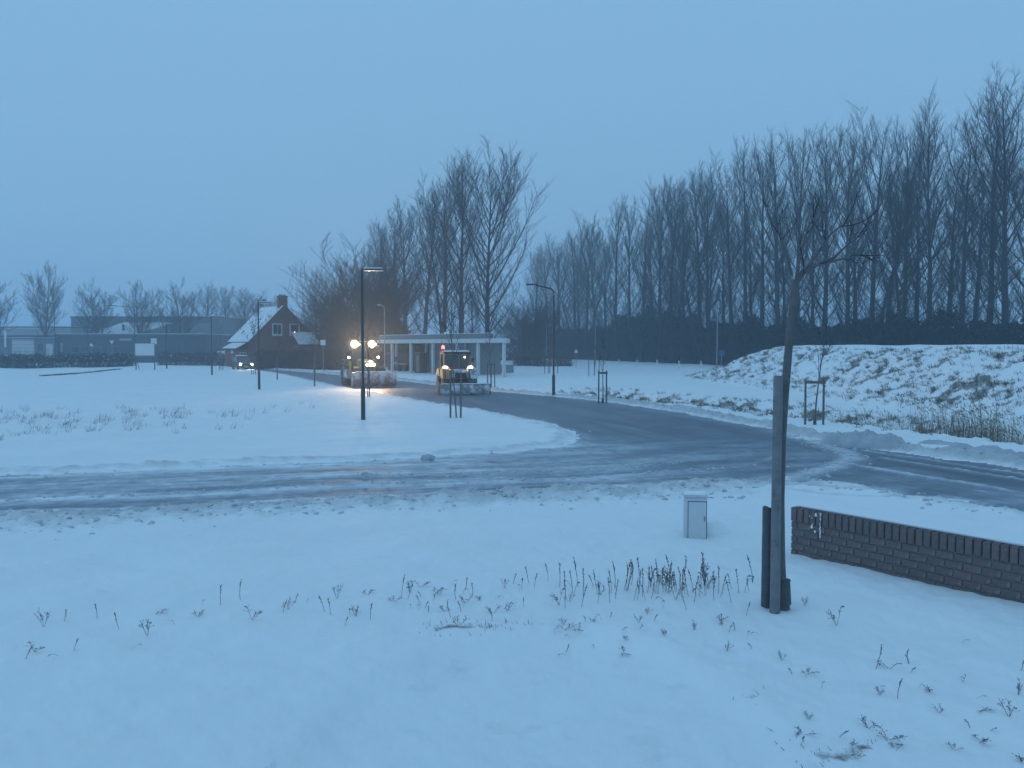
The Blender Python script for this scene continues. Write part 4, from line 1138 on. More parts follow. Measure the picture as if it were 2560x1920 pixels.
def staked_tree(px, py, h, stakes, label, sh=1.65, crown_h=0.45, tw=8, guard=False, bar=True, leaves=0, seed=0, dark=True):
    rng = np.random.default_rng(seed+int(px))
    b = at(px, py); e = empty('staked_tree', (b.x, b.y, gz(b.x, b.y)))
    t_, c_ = Tub(), Tub()
    pts, _ = grow(rng, (0, 0, -0.1), (rng.normal(0, .02), 0, 1), h+.1, 10, 0.05, 0.025)
    t_.add(pts, list(np.linspace(0.036, 0.009, 10)), 6)
    ends = []
    for k in range(tw):
        u = crown_h+(0.97-crown_h)*(k+rng.random())/tw; p_, d_ = lerp_path(pts, u)
        L = rng.uniform(.5, 1.0)*(1.25-u)*h*0.5
        l_, _ = grow(rng, p_, side_dir(rng, d_, rng.uniform(.55, .9)), L, 5, 0.10, 0.09); c_.add(l_, list(np.linspace(.014, .005, 5)), 4); ends.append(l_)
        for j in range(5):
            q_, e_ = lerp_path(l_, rng.uniform(.25, .98)); w_, _ = grow(rng, q_, side_dir(rng, e_, rng.uniform(.4, .9)), rng.uniform(.15, .45), 4, .12, .1); c_.add(w_, [.008, .007, .006, .004], 3); ends.append(w_)
    link('trunk', t_.mesh('trunk', ftrunk_m), e); link('crown', c_.mesh('crown', twig_m), e)
    if leaves:
        C = np.array([lerp_path(ends[rng.integers(len(ends))], rng.uniform(.3, 1))[0]+rng.normal(0, .07, 3) for _ in range(leaves)])
        link('dead_leaves', np_mesh('dead_leaves', *leaf_mass(C, rng.uniform(.05, .11, leaves), 3), False, weed_m), e)
    m = wood_m if not dark else mat('grey_stake_wood', (0.15, 0.14, 0.125), rough=0.9, var=0.3, scale=9, bump=0.5, bscale=30)
    for sx, sy in stakes:
        MB().cyl((sx, sy, -0.2), (sx+rng.normal(0, .01), sy, sh+rng.uniform(-.04, .04)), 0.042, 0.038, 10).build('stake', m, e, smooth=True)
    if bar and len(stakes) > 1:
        (ax, ay), (bx, by) = stakes[0], stakes[-1]
        MB().box(((ax+bx)/2, (ay+by)/2-0.05, sh-0.10), (math.hypot(bx-ax, by-ay)+0.1, 0.03, 0.10), rz=math.atan2(by-ay, bx-ax)).build('crossbar', m, e)
    if guard:
        MB().lathe((pts[0][0], 0, 0), (0, 0, 1), [(0.06, 0), (0.06, 0.22), (0.055, 0.24)], 10).build('trunk_guard', dwood_m, e)
    return tag(e, label, 'tree', 'young trees tied to stakes')
staked_tree(1141, 1043, 4.4, [(-0.24, 0), (0.18, -0.05)], 'young staked tree on the left verge in front of the loader', sh=1.9, tw=10, dark=True, bar=False)
staked_tree(787, 965, 4.2, [(0.0, -0.15)], 'young tree with one thick stake left of the big tractor', sh=2.0)
staked_tree(694, 948, 4.2, [(0.0, -0.15)], 'young tree with one stake between two street lamps, right of the house', sh=2.0)
staked_tree(919, 990, 3.9, [(0.1, 0)], 'young tree with one stake just behind the nearest street lamp', sh=1.9)
staked_tree(634, 936, 7.6, [(-0.2, 0), (0.2, 0)], 'tall young tree still holding dead leaves in front of the house', sh=1.8, tw=20, crown_h=0.34, leaves=330)
staked_tree(553, 926, 5.0, [(-0.2, 0), (0.2, 0)], 'young staked tree just left of the oncoming car', sh=2.0)
staked_tree(1228, 968, 4.0, [(-0.25, 0), (0.0, 0.15), (0.25, 0)], 'young tree with three stakes at the right end of the pavilion', sh=1.75, tw=8)
staked_tree(1507, 1003, 3.3, [(-0.22, 0), (0.19, 0)], 'young staked tree on the right verge beside the hummocky ditch', sh=1.68, tw=5, guard=True)
staked_tree(2037, 1060, 3.4, [(-0.35, 0.02), (0.30, -0.03)], 'young staked tree with crossbar in front of the snowy bank', sh=1.68, tw=5, guard=True)
staked_tree(1486, 939, 4.0, [(-0.55, 0), (0.0, 0), (0.45, 0)], 'young tree with three stakes far off near the white bollards', sh=1.9, tw=6)
staked_tree(1371, 932, 4.0, [(-0.4, 0), (0.15, 0), (1.0, 0)], 'young tree with stakes just left of the bent-arm lamp', sh=1.9, tw=6)
for px, py, h, lab in ((2455,1092,1.9,'thin bare sapling among the reeds, nearer to the dense clump'),(2494,1096,1.7,'thin bare sapling among the reeds, nearer to the right picture edge')):
    rng = np.random.default_rng(int(px)); b = at(px, py, -0.2); e = empty('sapling', (b.x, b.y, gz(b.x, b.y)))
    pts, _ = grow(rng, (0, 0, -.05), (-.05, 0, 1), h, 8, .02, .03); t_ = Tub(); t_.add(pts, list(np.linspace(.016, .005, 8)), 5); link('trunk', t_.mesh('trunk', ftrunk_m), e)
    c_ = Tub()
    for k in range(9):
        p_, d_ = lerp_path(pts, rng.uniform(.35, .98)); w_, _ = grow(rng, p_, side_dir(rng, d_, .7), rng.uniform(.15, .4), 4, .1, .1); c_.add(w_, [.006, .005, .004, .003], 3)
    link('crown', c_.mesh('crown', twig_m), e); tag(e, lab, 'tree', 'saplings among the reeds')

refl_m = mat('bollard_dark_band', (0.05, 0.05, 0.055), rough=0.5)
for i, (px, py) in enumerate(((1507,917.5),(1548,918.5),(1593,919.5),(1643,921),(1698,922.5),(1753,924))):
    b = at(px, py); e = empty('bollard', (b.x, b.y, gz(b.x, b.y)-0.03))
    MB().prism([(-0.11, 0), (0.11, 0), (0.11, 0.86), (-0.11, 0.98)], 'y', -0.09, 0.09).build('post', white_m, e, bevel=0.02)
    MB().box((0, -0.094, 0.72), (0.17, 0.012, 0.12)).build('reflector', refl_m, e)
    tag(e, f'white roadside bollard below the right poplar row, {ordinal(i+1)} from the left', 'bollard', 'white bollards along the far road')

def mast(px, d, h, label, r=0.06):
    x = W(px, d); o = MB().lathe((0, 0, -0.1), (0, 0, 1), [(r, 0), (r*0.95, 1.0), (r*0.55, h), (r*0.2, h+0.08)], 10).build('mast', galv_m, smooth=True, loc=(x, d, gz(x, d)))
    tag(o, label, 'pole')
mast(1792, 104, 8.0, 'tall thin pale mast left of the bank in front of the dark undergrowth', 0.085)
mast(1366, 120, 6.0, 'faint thin pale mast between pavilion and bent-arm lamp')
mast(1488, 126, 7.0, 'faint thin pale mast behind the white bollards')

red_m = mat('sign_red', (0.45, 0.03, 0.03), rough=0.4)
blue_m = mat('sign_blue', (0.05, 0.10, 0.22), rough=0.4)
def sign(px, d, zc, shape, label, size=0.8):
    x = W(px, d); e = empty('road_sign', (x, d, gz(x, d)))
    MB().cyl((0, 0, -0.1), (0, 0, zc+size*0.45), 0.035, n=8).build('pole', galv_m, e)
    s_ = size/2
    if shape == 'yield': o_ = [(-s_, s_*.75), (s_, s_*.75), (0, -s_*.95)]
    elif shape == 'warn': o_ = [(-s_, -s_*.75), (s_, -s_*.75), (0, s_*.95)]
    elif shape == 'round': o_ = [(math.cos(q)*s_, math.sin(q)*s_) for q in [2*math.pi*i/20 for i in range(20)]]
    else: o_ = [(-s_, -s_), (s_, -s_), (s_, s_), (-s_, s_)]
    MB().prism([(a, zc+b) for a, b in o_], 'y', -0.06, -0.04).build('plate', red_m if shape in ('yield', 'warn') else (blue_m if shape == 'round' else white_m), e)
    if shape in ('yield', 'warn'): MB().prism([(a*.68, zc+b*.68+(0.02 if shape == 'yield' else -.02)) for a, b in o_], 'y', -0.068, -0.063).build('field', white_m, e)
    return tag(e, label, 'sign')
sign(281, 122, 3.45, 'yield', 'give-way triangle sign in front of the low dark building', 1.0)
sign(230, 124, 3.15, 'warn', 'upright triangle sign left of the give-way sign', 0.9)
sign(386, 123, 3.6, 'square', 'square white sign above the right corner of the billboard', 0.85)
sign(1440, 110, 2.3, 'warn', 'small red-edged sign in front of the far dark undergrowth', 0.8)
sign(1804, 93, 2.15, 'round', 'round blue sign half hidden behind the left end of the bank', 0.7)
sign(581, 118, 2.2, 'warn', 'red warning triangle sign behind the oncoming car', 0.8)
sign(808, 98, 3.35, 'square', 'small pale sign left of the big tractor', 0.6)

# billboard
b = at(363, 924); e = empty('billboard', (b.x, b.y, gz(b.x, b.y)))
MB().box((0, 0, 2.52), (2.35, 0.05, 1.5)).build('panel', white_m, e, bevel=0.01)
fr = MB(); fr.box((0, -0.03, 3.28), (2.42, 0.08, 0.06)); fr.box((0, -0.03, 1.76), (2.42, 0.08, 0.06)); fr.box((-1.2, -0.03, 2.52), (0.06, 0.08, 1.46)); fr.box((1.2, -0.03, 2.52), (0.06, 0.08, 1.46))
fr.build('frame', galv_m, e)
for sx in (-1.15, 1.15):
    MB().box((sx, 0.07, 1.55), (0.10, 0.08, 3.3)).build('post', dwood_m, e)
    MB().cyl((sx, 0.07, 1.7), (sx+(-.25 if sx < 0 else -.6), 1.5, 0), 0.04, n=6).build('brace', dwood_m, e)
for z in (1.42, 0.95): MB().box((0, 0.02, z), (2.3, 0.03, 0.10)).build('rail', dwood_m, e)
tag(e, 'blank white billboard on wooden posts at the far end of the snowy field', 'billboard')

# ---------------------------------------------------------------- white pavilion
conc_m = mat('pale_concrete', (0.62, 0.63, 0.62), rough=0.7, var=0.08, scale=2, bump=0.1, dirt=(0.45, 0.46, 0.45), dirt_amt=0.2)
roofd_m = mat('grey_roof_edge', (0.20, 0.21, 0.215), rough=0.7, var=0.15, scale=2)
kiosk_m = mat('dark_kiosk', (0.055, 0.058, 0.060), rough=0.6, var=0.2, scale=3)
wallg_m = mat('grey_back_wall', (0.29, 0.31, 0.33), rough=0.8, var=0.12, scale=1.5)
PA = Vector((W(1263, 77.8), 77.8, 0)); PB = Vector((W(946, 97.8), 97.8, 0)); PV = Vector((0.25, 5.2, 0))
pr = (PB-PA); plen = pr.length; prz = math.atan2(pr.y, pr.x)
e = empty('pavilion', (PA.x, PA.y, 0.1))
def pq(t, w):
    """plan point: t along the front (0 right, 1 left), w into the depth"""
    p_ = pr*t+PV*w; return (p_.x, p_.y)
def slab(name, t0, t1, w0, w1, z0, z1, m, bevel=0.0):
    return MB().prism([pq(t0, w0), pq(t1, w0), pq(t1, w1), pq(t0, w1)], 'z', z0, z1).build(name, m, e, bevel=bevel)
slab('fascia', -0.012, 1.01, -0.05, 1.05, 3.20, 3.62, conc_m, 0.02)
slab('roof', 0.10, 1.0, 0.10, 0.95, 3.623, 4.12, roofd_m, 0.03)
slab('snow_cover', 0.105, 0.995, 0.12, 0.93, 4.123, 4.17, snow_m)
MB().lathe((*pq(0.42, 0.3), 4.17), (0, 0, 1), [(0.28, 0), (0.26, 0.14), (0.12, 0.22)], 12).build('roof_vent', snow_m, e, smooth=True)
for d_ in (77.8, 81.2, 84.2, 87.9, 91.6, 95.0):
    t_ = (d_-77.8)/20.0+0.008; px_, py_ = pq(t_, 0.03)
    MB().box((px_, py_, 1.59), (0.27, 0.27, 3.20), rz=prz).build('column', conc_m, e, bevel=0.015)
for t_ in (0.3, 0.62, 0.9):
    px_, py_ = pq(t_, 0.9); MB().box((px_, py_, 1.59), (0.24, 0.24, 3.20), rz=prz).build('column', conc_m, e, bevel=0.015)
slab('back_wall', 0.05, 0.62, 0.97, 1.0, -0.1, 3.19, wallg_m)
slab('back_wall', 0.64, 0.99, 0.97, 1.0, -0.1, 2.1, kiosk_m)
tag(e, 'white flat-roofed open pavilion with square columns behind the ploughs', 'pavilion')
k = Vector((W(1052, 93), 93, 0)); e = empty('kiosk', (k.x, k.y, gz(k.x, k.y)), prz+math.pi)
MB().box((0, 0, 1.05), (1.35, 0.9, 2.2)).build('body', kiosk_m, e, bevel=0.02)
MB().box((0, 0, 2.19), (1.45, 1.0, 0.07)).build('roof', roofd_m, e, bevel=0.01)
MB().box((0.1, -0.47, 1.0), (0.7, 0.03, 1.8)).build('door', roofd_m, e, bevel=0.005)
tag(e, 'dark upright kiosk standing inside the pavilion', 'kiosk')
k = Vector((W(1000, 98), 98, 0)); e = empty('bench', (k.x, k.y, gz(k.x, k.y)), prz+math.pi)
MB().box((0, 0, 0.75), (3.4, 0.5, 0.10)).build('seat', kiosk_m, e, bevel=0.01)
MB().box((0, 0.22, 1.35), (3.4, 0.08, 0.55)).build('backrest', kiosk_m, e, bevel=0.01)
MB().box((0, 0.0, 0.83), (3.3, 0.4, 0.05)).build('snow_cover', snow_m, e, bevel=0.01)
for sx in (-1.5, 0, 1.5): MB().box((sx, 0, 0.35), (0.12, 0.45, 0.72)).build('leg', kiosk_m, e)
tag(e, 'long dark bench dusted with snow under the left half of the pavilion', 'bench')
k = Vector((W(1262, 92), 92, 0)); e = empty('planter', (k.x, k.y, gz(k.x, k.y)))
MB().box((0, 0, 0.45), (1.95, 0.9, 0.95)).build('box', wallg_m, e, bevel=0.02)
MB().box((0, 0, 0.94), (1.75, 0.75, 0.08), taper=0.92).build('snow_cover', snow_m, e, bevel=0.02)
tag(e, 'low grey box planter behind the right corner column of the pavilion', 'planter')

# ---------------------------------------------------------------- gabled house
hb_m = mat('house_brick', (0.20, 0.080, 0.058), rough=0.9, var=0.25, scale=4, bump=0.3, bscale=25)
tile_m = mat('roof_tile', (0.09, 0.065, 0.058), rough=0.8, var=0.25, scale=5)
frame_m = mat('window_frame_white', (0.62, 0.62, 0.60), rough=0.6, var=0.05)
pane_m = glass('window_pane')
roofsnow_m = mat('roof_snow', (0.80, 0.815, 0.83), rough=0.8, var=0.08, scale=1.5, bump=0.3, bscale=8, dirt=(0.22, 0.19, 0.18), dirt_amt=0.12, dscale=2.5)
h0 = Vector((W(713, 120), 120, 0)); e = empty('gabled_house', (h0.x, h0.y, 0.1), R(38))
HWd, EV, RG, LN = 5.0, 3.6, 8.55, 8.0
MB().prism([(-HWd, 0), (HWd, 0), (HWd, EV), (0, RG-0.02), (-HWd, EV)], 'y', 0, LN).build('wall', hb_m, e)
sl = Vector((HWd, 0, EV-RG)).normalized()
for s_ in (-1, 1):
    n_ = Vector((s_*(RG-EV), 0, HWd)).normalized()
    def rp(u, off, y): 
        return Vector((s_*HWd*u, y, RG+(EV-RG)*u))+n_*off
    MB().quad_strip([[rp(0, .02, y), rp(1.06, .02, y), rp(1.06, .16, y), rp(0, .16, y)] for y in (-0.18, LN+0.18)]).build('roof', tile_m, e)
    MB().quad_strip([[rp(0.01, .165, y), rp(1.05, .165, y), rp(1.045, .25 if s_ < 0 else .19, y), rp(0.01, .25 if s_ < 0 else .19, y)] for y in (-0.10 if s_ < 0 else 0.3, LN+0.1)]).build('snow_cover', roofsnow_m, e, bevel=0.03 if s_ < 0 else 0)
ch = MB(); ch.box((0, 0.75, RG+0.35), (1.25, 0.75, 2.1)); ch.box((0, 0.75, RG+1.44), (1.42, 0.9, 0.16)); cho = ch.build('chimney', hb_m, e)
for k in (-.35, 0, .35): MB().lathe((k, 0.75, RG+1.52), (0, 0, 1), [(0.12, 0), (0.10, 0.22)], 10).build('chimney_pot', tile_m, cho)
lampw = emit('window_lamp', (1.0, 0.30, 0.08), 7.0)
for i, cx in enumerate((-1.15, 1.45)):
    w = MB(); w.box((cx, -0.02, 5.25), (1.5, 0.10, 1.7)); wo = w.build('window', frame_m, e)
    MB().box((cx-0.0, -0.085, 5.28), (1.12, 0.02, 1.30)).build('pane', pane_m, wo)
    MB().box((cx, -0.10, 5.28), (0.06, 0.02, 1.30)).build('glazing_bar', frame_m, wo) if i == 0 else None
    MB().box((cx, -0.10, 4.36), (1.6, 0.16, 0.07)).build('sill', frame_m, wo)
    if i == 1: MB().lathe((cx-0.02, -0.10, 4.76), (0, 0, 1), [(0.10, 0), (0.10, 0.10), (0.05, 0.20)], 8).build('window_lamp', lampw, wo)
pc = MB(); pc.box((2.6, -1.2, 1.5), (3.0, 2.3, 3.0)); pc.build('porch', hb_m, e)
MB().quad_strip([[(x_, -2.6, 2.95), (x_, 0.0, 4.7), (x_, 0.0, 4.86), (x_, -2.65, 3.10)] for x_ in (0.9, 4.3)]).build('porch_roof', tile_m, e)
MB().quad_strip([[(x_, -2.62, 3.105), (x_, -0.05, 4.86), (x_, -0.05, 4.95), (x_, -2.62, 3.18)] for x_ in (0.95, 4.25)]).build('snow_cover', roofsnow_m, e)
MB().box((-5.7, 3.6, 1.25), (1.4, 5.2, 2.5)).build('annex', hb_m, e)
MB().quad_strip([[(-6.8, y, 2.4), (-5.05, y, 3.3), (-5.05, y, 3.45), (-6.8, y, 2.55)] for y in (0.8, 6.4)]).build('annex_roof', tile_m, e)
MB().quad_strip([[(-6.77, y, 2.555), (-5.1, y, 3.42), (-5.1, y, 3.51), (-6.77, y, 2.64)] for y in (0.85, 6.35)]).build('snow_cover', roofsnow_m, e)
wo = MB().box((-5.7, 0.97, 1.4), (1.0, 0.08, 1.2)).build('window', frame_m, e)
for k in (-.23, .23): MB().box((-5.7+k, 0.92, 1.4), (0.40, 0.02, 1.0)).build('pane', pane_m, wo)
tag(e, 'dark brick gabled house with snowy roof and big chimney', 'house')

# ---------------------------------------------------------------- business park on the left
dark_m = mat('dark_cladding', (0.060, 0.075, 0.095), rough=0.6, var=0.15, scale=0.8)
grey_m = mat('grey_cladding', (0.13, 0.15, 0.17), rough=0.6, var=0.12, scale=0.5)
pale_m = mat('pale_cladding', (0.34, 0.36, 0.37), rough=0.6, var=0.08, scale=0.5)
door_m = mat('sectional_door', (0.50, 0.52, 0.52), rough=0.5, var=0.05)
def bld(name, px0, px1, d, ztop, dep, m, label, snow=True):
    x0, x1 = W(px0, d), W(px1, d); e = empty(name, ((x0+x1)/2, d, 0.1)); w = x1-x0
    MB().box((0, dep/2, ztop/2), (w, dep, ztop)).build('wall', m, e)
    MB().box((0, dep/2, ztop+0.08), (w+0.3, dep+0.3, 0.22)).build('roof_edge', dark_m if m is not dark_m else grey_m, e)
    if snow: MB().box((0, dep/2, ztop+0.23), (w-0.3, dep-0.3, 0.08)).build('snow_cover', snow_m, e)
    e['w'] = w
    return e, w
def facade(e, name, px0, px1, y0, y1, d, m, cx, off=0.03, bevel=0.0, parent=None):
    xa, xb = W(px0, d)-e.location.x, W(px1, d)-e.location.x
    za, zb = 3+(HOR-y1)*d/F_PX-0.1, 3+(HOR-y0)*d/F_PX-0.1
    return MB().box(((xa+xb)/2, -off/2-0.004, (za+zb)/2), (xb-xa, off, zb-za)).build(name, m, parent or e, bevel=bevel)
e, w = bld('low_building', 140, 516, 150, 4.85, 14, dark_m, '')
d_ = 150
facade(e, 'window', 152, 158, 857, 880, d_, pale_m, 0)
for a in range(8):
    px0 = 415+a*12; o = facade(e, 'cladding_panel', px0, px0+10.6, 846, 893, d_, dark_m, 0, off=0.10)
for a in range(5):
    px0 = 180+a*24; o = facade(e, 'window', px0, px0+20, 866, 882, d_, frame_m if False else grey_m, 0, off=0.05); facade(e, 'pane', px0+1, px0+19, 867.5, 880.5, d_, pane_m, 0, off=0.07, parent=o)
facade(e, 'sign_panel', 300, 330, 846, 852, d_, pale_m, 0)
tag(e, 'long low dark building with flat roof behind the hedge', 'building')
e, w = bld('workshop_building', -70, 139, 149, 4.1, 14, grey_m, '')
o = facade(e, 'garage_door', 32, 87, 843, 888, 149, door_m, 0, off=0.06)
for k in range(4): facade(e, 'door_seam', 32.5, 86.5, 851.5+k*9, 852.2+k*9, 149, grey_m, 0, off=0.08, parent=o)
o = facade(e, 'door', 117, 134, 860, 889, 149, door_m, 0, off=0.06); facade(e, 'handle', 131.5, 132.8, 874, 876, 149, post_m, 0, off=0.12, parent=o)
facade(e, 'window', 96, 108, 860, 876, 149, pane_m, 0)
facade(e, 'gatepost', 15, 18.5, 828, 868, 149, white_m, 0, off=0.3)
tag(e, 'grey workshop with a big pale garage door at the left picture edge', 'building')
e, w = bld('pale_building', -90, 178, 182, 6.9, 16, pale_m, '')
facade(e, 'window_band', -80, 170, 838, 846, 182, pane_m, 0); facade(e, 'white_band', 20, 120, 818, 822, 182, white_m, 0)
tag(e, 'pale flat-roofed block above the workshop, left of the big grey hall', 'building')
e, w = bld('grey_hall', 180, 548, 188, 9.3, 20, grey_m, '')
for k in range(17): facade(e, 'cladding_panel', 183+k*21.4, 203.5+k*21.4, 794, 840, 188, grey_m if k % 2 else mat('grey_cladding_light', (0.15, 0.17, 0.19), rough=0.6, var=0.1), 0, off=0.08)
tag(e, 'big grey flat-roofed hall behind the snowy roof', 'building')
e, w = bld('side_hall', 520, 596, 165, 4.4, 12, pale_m, '')
facade(e, 'door', 540, 560, 868, 893, 165, grey_m, 0)
tag(e, 'pale low hall left of the gabled house', 'building')
x0, x1 = W(208, 170), W(372, 170); e = empty('gable_shed', ((x0+x1)/2, 170, 0.1))
MB().box((1.5, 4, 2.3), (x1-x0+6, 8, 4.6)).build('wall', grey_m, e)
hw = (x1-x0)/2
MB().quad_strip([[(-hw, -0.3, 4.7), (hw-2.9, -0.3, 4.7), (hw-2.9, -0.3, 4.9), (-hw, -0.3, 4.9)], [(-hw+5.4, 6, 7.6), (hw+2.2, 6, 7.6), (hw+2.2, 6, 7.8), (-hw+5.4, 6, 7.8)]]).build('roof', roofsnow_m, e)
MB().quad_strip([[(hw-2.85, -0.2, 4.3), (hw+11, -0.2, 4.3), (hw+11, -0.2, 4.6), (hw-2.85, -0.2, 4.85)], [(hw+2.25, 6, 4.3), (hw+11, 6, 4.3), (hw+11, 6, 7.6), (hw+2.25, 6, 7.75)]]).build('gable_end', grey_m, e)
MB().lathe((0.5, 2.5, 6.1), (0, 0, 1), [(0.25, 0), (0.25, 0.9), (0.4, 0.95), (0.2, 1.2)], 8).build('roof_vent', dark_m, e)
tag(e, 'building with a wide snow-covered sloping roof behind the low dark building', 'building')

# ---------------------------------------------------------------- vehicles
rubber_m = mat('tyre_rubber', (0.028, 0.028, 0.029), rough=0.85, var=0.3, scale=10, bump=0.4, bscale=30, dirt=(0.30, 0.30, 0.30), dirt_amt=0.3, dscale=4)
black_m = mat('black_steel', (0.035, 0.036, 0.038), rough=0.6, var=0.3, scale=6)
green_m = mat('tractor_green', (0.075, 0.11, 0.045), rough=0.45, var=0.2, scale=3, dirt=(0.36, 0.36, 0.35), dirt_amt=0.35, dscale=2.5)
yel_m = mat('machine_yellow', (0.40, 0.26, 0.06), rough=0.45, var=0.15, scale=3, dirt=(0.36, 0.35, 0.33), dirt_amt=0.25, dscale=3)
marker_m = mat('marker_yellow', (0.62, 0.50, 0.06), rough=0.5)
cabglass_m = glass('cab_glass', (0.045, 0.055, 0.06), 0.06)
plow_m = mat('plough_red', (0.42, 0.22, 0.20), rough=0.55, var=0.15, scale=2, dirt=(0.62, 0.62, 0.63), dirt_amt=0.45, dscale=2.2)
steelsnow_m = mat('plough_grey', (0.26, 0.27, 0.28), rough=0.6, var=0.2, scale=3, dirt=(0.75, 0.76, 0.78), dirt_amt=0.5, dscale=3)
work_l = emit('work_light', (1.0, 0.80, 0.52), 90.0)
head_l = emit('headlight', (1.0, 0.86, 0.62), 45.0)
small_l = emit('marker_light', (1.0, 0.80, 0.45), 14.0)
beacon_l = emit('beacon', (1.0, 0.10, 0.04), 5.0)
amber_l = emit('indicator', (1.0, 0.42, 0.08), 5.0)

def wheel(parent, x, y, r, w, rim_m, n=24, lugs=0):
    o = MB().lathe((x-w/2, y, r), (1, 0, 0), [(r*.55, 0), (r*.9, 0), (r, w*.14), (r, w*.86), (r*.9, w), (r*.55, w)], n).build('wheel', rubber_m, parent, smooth=True)
    mb = MB()
    for k in range(lugs):
        a = 2*math.pi*k/lugs
        for sx in (-1, 1):
            mb.box((x+sx*w*.22, y+math.sin(a+(.07*sx))*r*1.01, r+math.cos(a+.07*sx)*r*1.01), (w*.45, 0.05, 0.07), rx=-(a+.07*sx))
    if lugs: mb.build('tread', rubber_m, o)
    for s_ in (-1, 1):
        MB().lathe((x+s_*w*.30, y, r), (s_, 0, 0), [(r*.56, 0), (r*.52, w*.18), (r*.30, w*.10), (r*.12, w*.16)], n).build('rim', rim_m, o, smooth=True)
    return o
def spot(parent, loc, energy, color, tilt=R(84), yaw=0.0, size=R(75), rad=0.08):
    l = bpy.data.lights.new('lamp_light', 'SPOT'); l.energy = energy; l.color = color; l.spot_size = size; l.spot_blend = 0.6; l.shadow_soft_size = rad
    o = bpy.data.objects.new('lamp_light', l); col.objects.link(o); o.parent = parent; o.location = loc
    o.rotation_euler = (tilt, 0, yaw+math.pi)      # local forward of the vehicles is -Y
    return o
def lens(parent, name, c, r, m, housing=black_m, depth=0.06, ring=True, n=16):
    if ring: MB().lathe((c[0], c[1]+depth, c[2]), (0, -1, 0), [(r*.7, 0), (r*1.15, depth*.5), (r*1.18, depth*.95)], n).build(name+'_housing', housing, parent, smooth=True)
    if m in (MATS.get('work_light'), MATS.get('headlight')):
        MB().lathe((c[0], c[1]+0.004, c[2]), (0, -1, 0), [(r*1.42, 0), (r*1.38, 0.01), (r*1.02, 0.012)], n).build(name+'_reflector_glow', emit('reflector_glow', (1.0, 0.52, 0.18), 1.5), parent, smooth=True)  # warm glow round the lamp, painted as an emitting ring
    return MB().lathe((c[0], c[1], c[2]), (0, -1, 0), [(r, 0), (r*.85, 0.022), (r*.4, 0.036)], n).build(name, m, parent, smooth=True)

# big tractor with front plough
tx, ty = W(908, 63.5), 63.5
e = empty('plough_tractor', (tx, ty, 0.02), R(24))
for s_ in (-1, 1):
    wheel(e, s_*0.98, 1.25, 0.92, 0.58, marker_m, lugs=18)
    wheel(e, s_*0.92, -1.45, 0.68, 0.48, marker_m, lugs=16)
    fpts = [(1.25+1.02*math.cos(a), 0.92+1.02*math.sin(a)) for a in [R(20+i*14) for i in range(10)]]
    MB().quad_strip([[(s_*0.66, a, b), (s_*1.28, a, b), (s_*1.28, a, b+0.05), (s_*0.66, a, b+0.05)] for a, b in fpts]).build('fender', green_m, e, smooth=True)
    f2 = [(-1.45+0.76*math.cos(a), 0.68+0.76*math.sin(a)) for a in [R(35+i*14) for i in range(9)]]
    MB().quad_strip([[(s_*0.70, a, b), (s_*1.15, a, b), (s_*1.15, a, b+0.035), (s_*0.70, a, b+0.035)] for a, b in f2]).build('front_fender', black_m, e, smooth=True)
ch = MB(); ch.box((0, -0.2, 0.85), (0.62, 3.6, 0.5)); ch.cyl((-0.95, -1.45, 0.68), (0.95, -1.45, 0.68), 0.14); ch.cyl((-0.95, 1.25, 0.92), (0.95, 1.25, 0.92), 0.18); ch.build('chassis', black_m, e)
hood = MB().quad_strip([[(-w_, y_, 1.05), (w_, y_, 1.05), (w_, y_, z_-0.14), (w_*.72, y_, z_), (-w_*.72, y_, z_), (-w_, y_, z_-0.14)] for y_, w_, z_ in ((0.25, .46, 2.0), (-1.2, .44, 1.94), (-1.95, .40, 1.82), (-2.15, .34, 1.66))])
ho = hood.build('hood', green_m, e, bevel=0.03, smooth=True)
MB().box((0, -2.14, 1.32), (0.5, 0.06, 0.42)).build('grille', black_m, ho)
for sx in (-.22, -.06, .10, .24): lens(ho, 'headlight', (sx, -2.19, 1.60), 0.10, head_l)
cabp = MB()
for sx in (-1, 1):
    cabp.quad_strip([[(sx*x_-.035, y_, z_), (sx*x_+.035, y_, z_), (sx*x_+.035, y_+.07, z_), (sx*x_-.035, y_+.07, z_)] for x_, y_, z_ in ((.62, .05, 1.3), (.78, .12, 2.0), (.74, .28, 3.05))])
    cabp.quad_strip([[(sx*x_-.04, y_, z_), (sx*x_+.04, y_, z_), (sx*x_+.04, y_+.08, z_), (sx*x_-.04, y_+.08, z_)] for x_, y_, z_ in ((.70, 1.55, 1.5), (.80, 1.65, 2.0), (.74, 1.55, 3.05))])
cabp.build('cab_frame', green_m, e)
MB().quad_strip([[(-.60, .09, 1.35), (.60, .09, 1.35), (.60, .11, 1.35), (-.60, .11, 1.35)], [(-.75, .15, 2.0), (.75, .15, 2.0), (.75, .17, 2.0), (-.75, .17, 2.0)], [(-.71, .30, 3.04), (.71, .30, 3.04), (.71, .32, 3.04), (-.71, .32, 3.04)]]).build('windscreen', cabglass_m, e)
for sx in (-1, 1):
    MB().quad_strip([[(sx*.66, .14, 1.4), (sx*.73, 1.58, 1.6), (sx*.745, 1.58, 1.6), (sx*.675, .14, 1.4)], [(sx*.77, .20, 2.0), (sx*.79, 1.66, 2.0), (sx*.805, 1.66, 2.0), (sx*.785, .2, 2.0)], [(sx*.73, .34, 3.04), (sx*.73, 1.56, 3.04), (sx*.745, 1.56, 3.04), (sx*.745, .34, 3.04)]]).build('side_window', cabglass_m, e)
rf = MB().box((0, .92, 3.18), (1.72, 1.75, 0.24), taper=0.9).build('cab_roof', green_m, e, bevel=0.06, smooth=True)
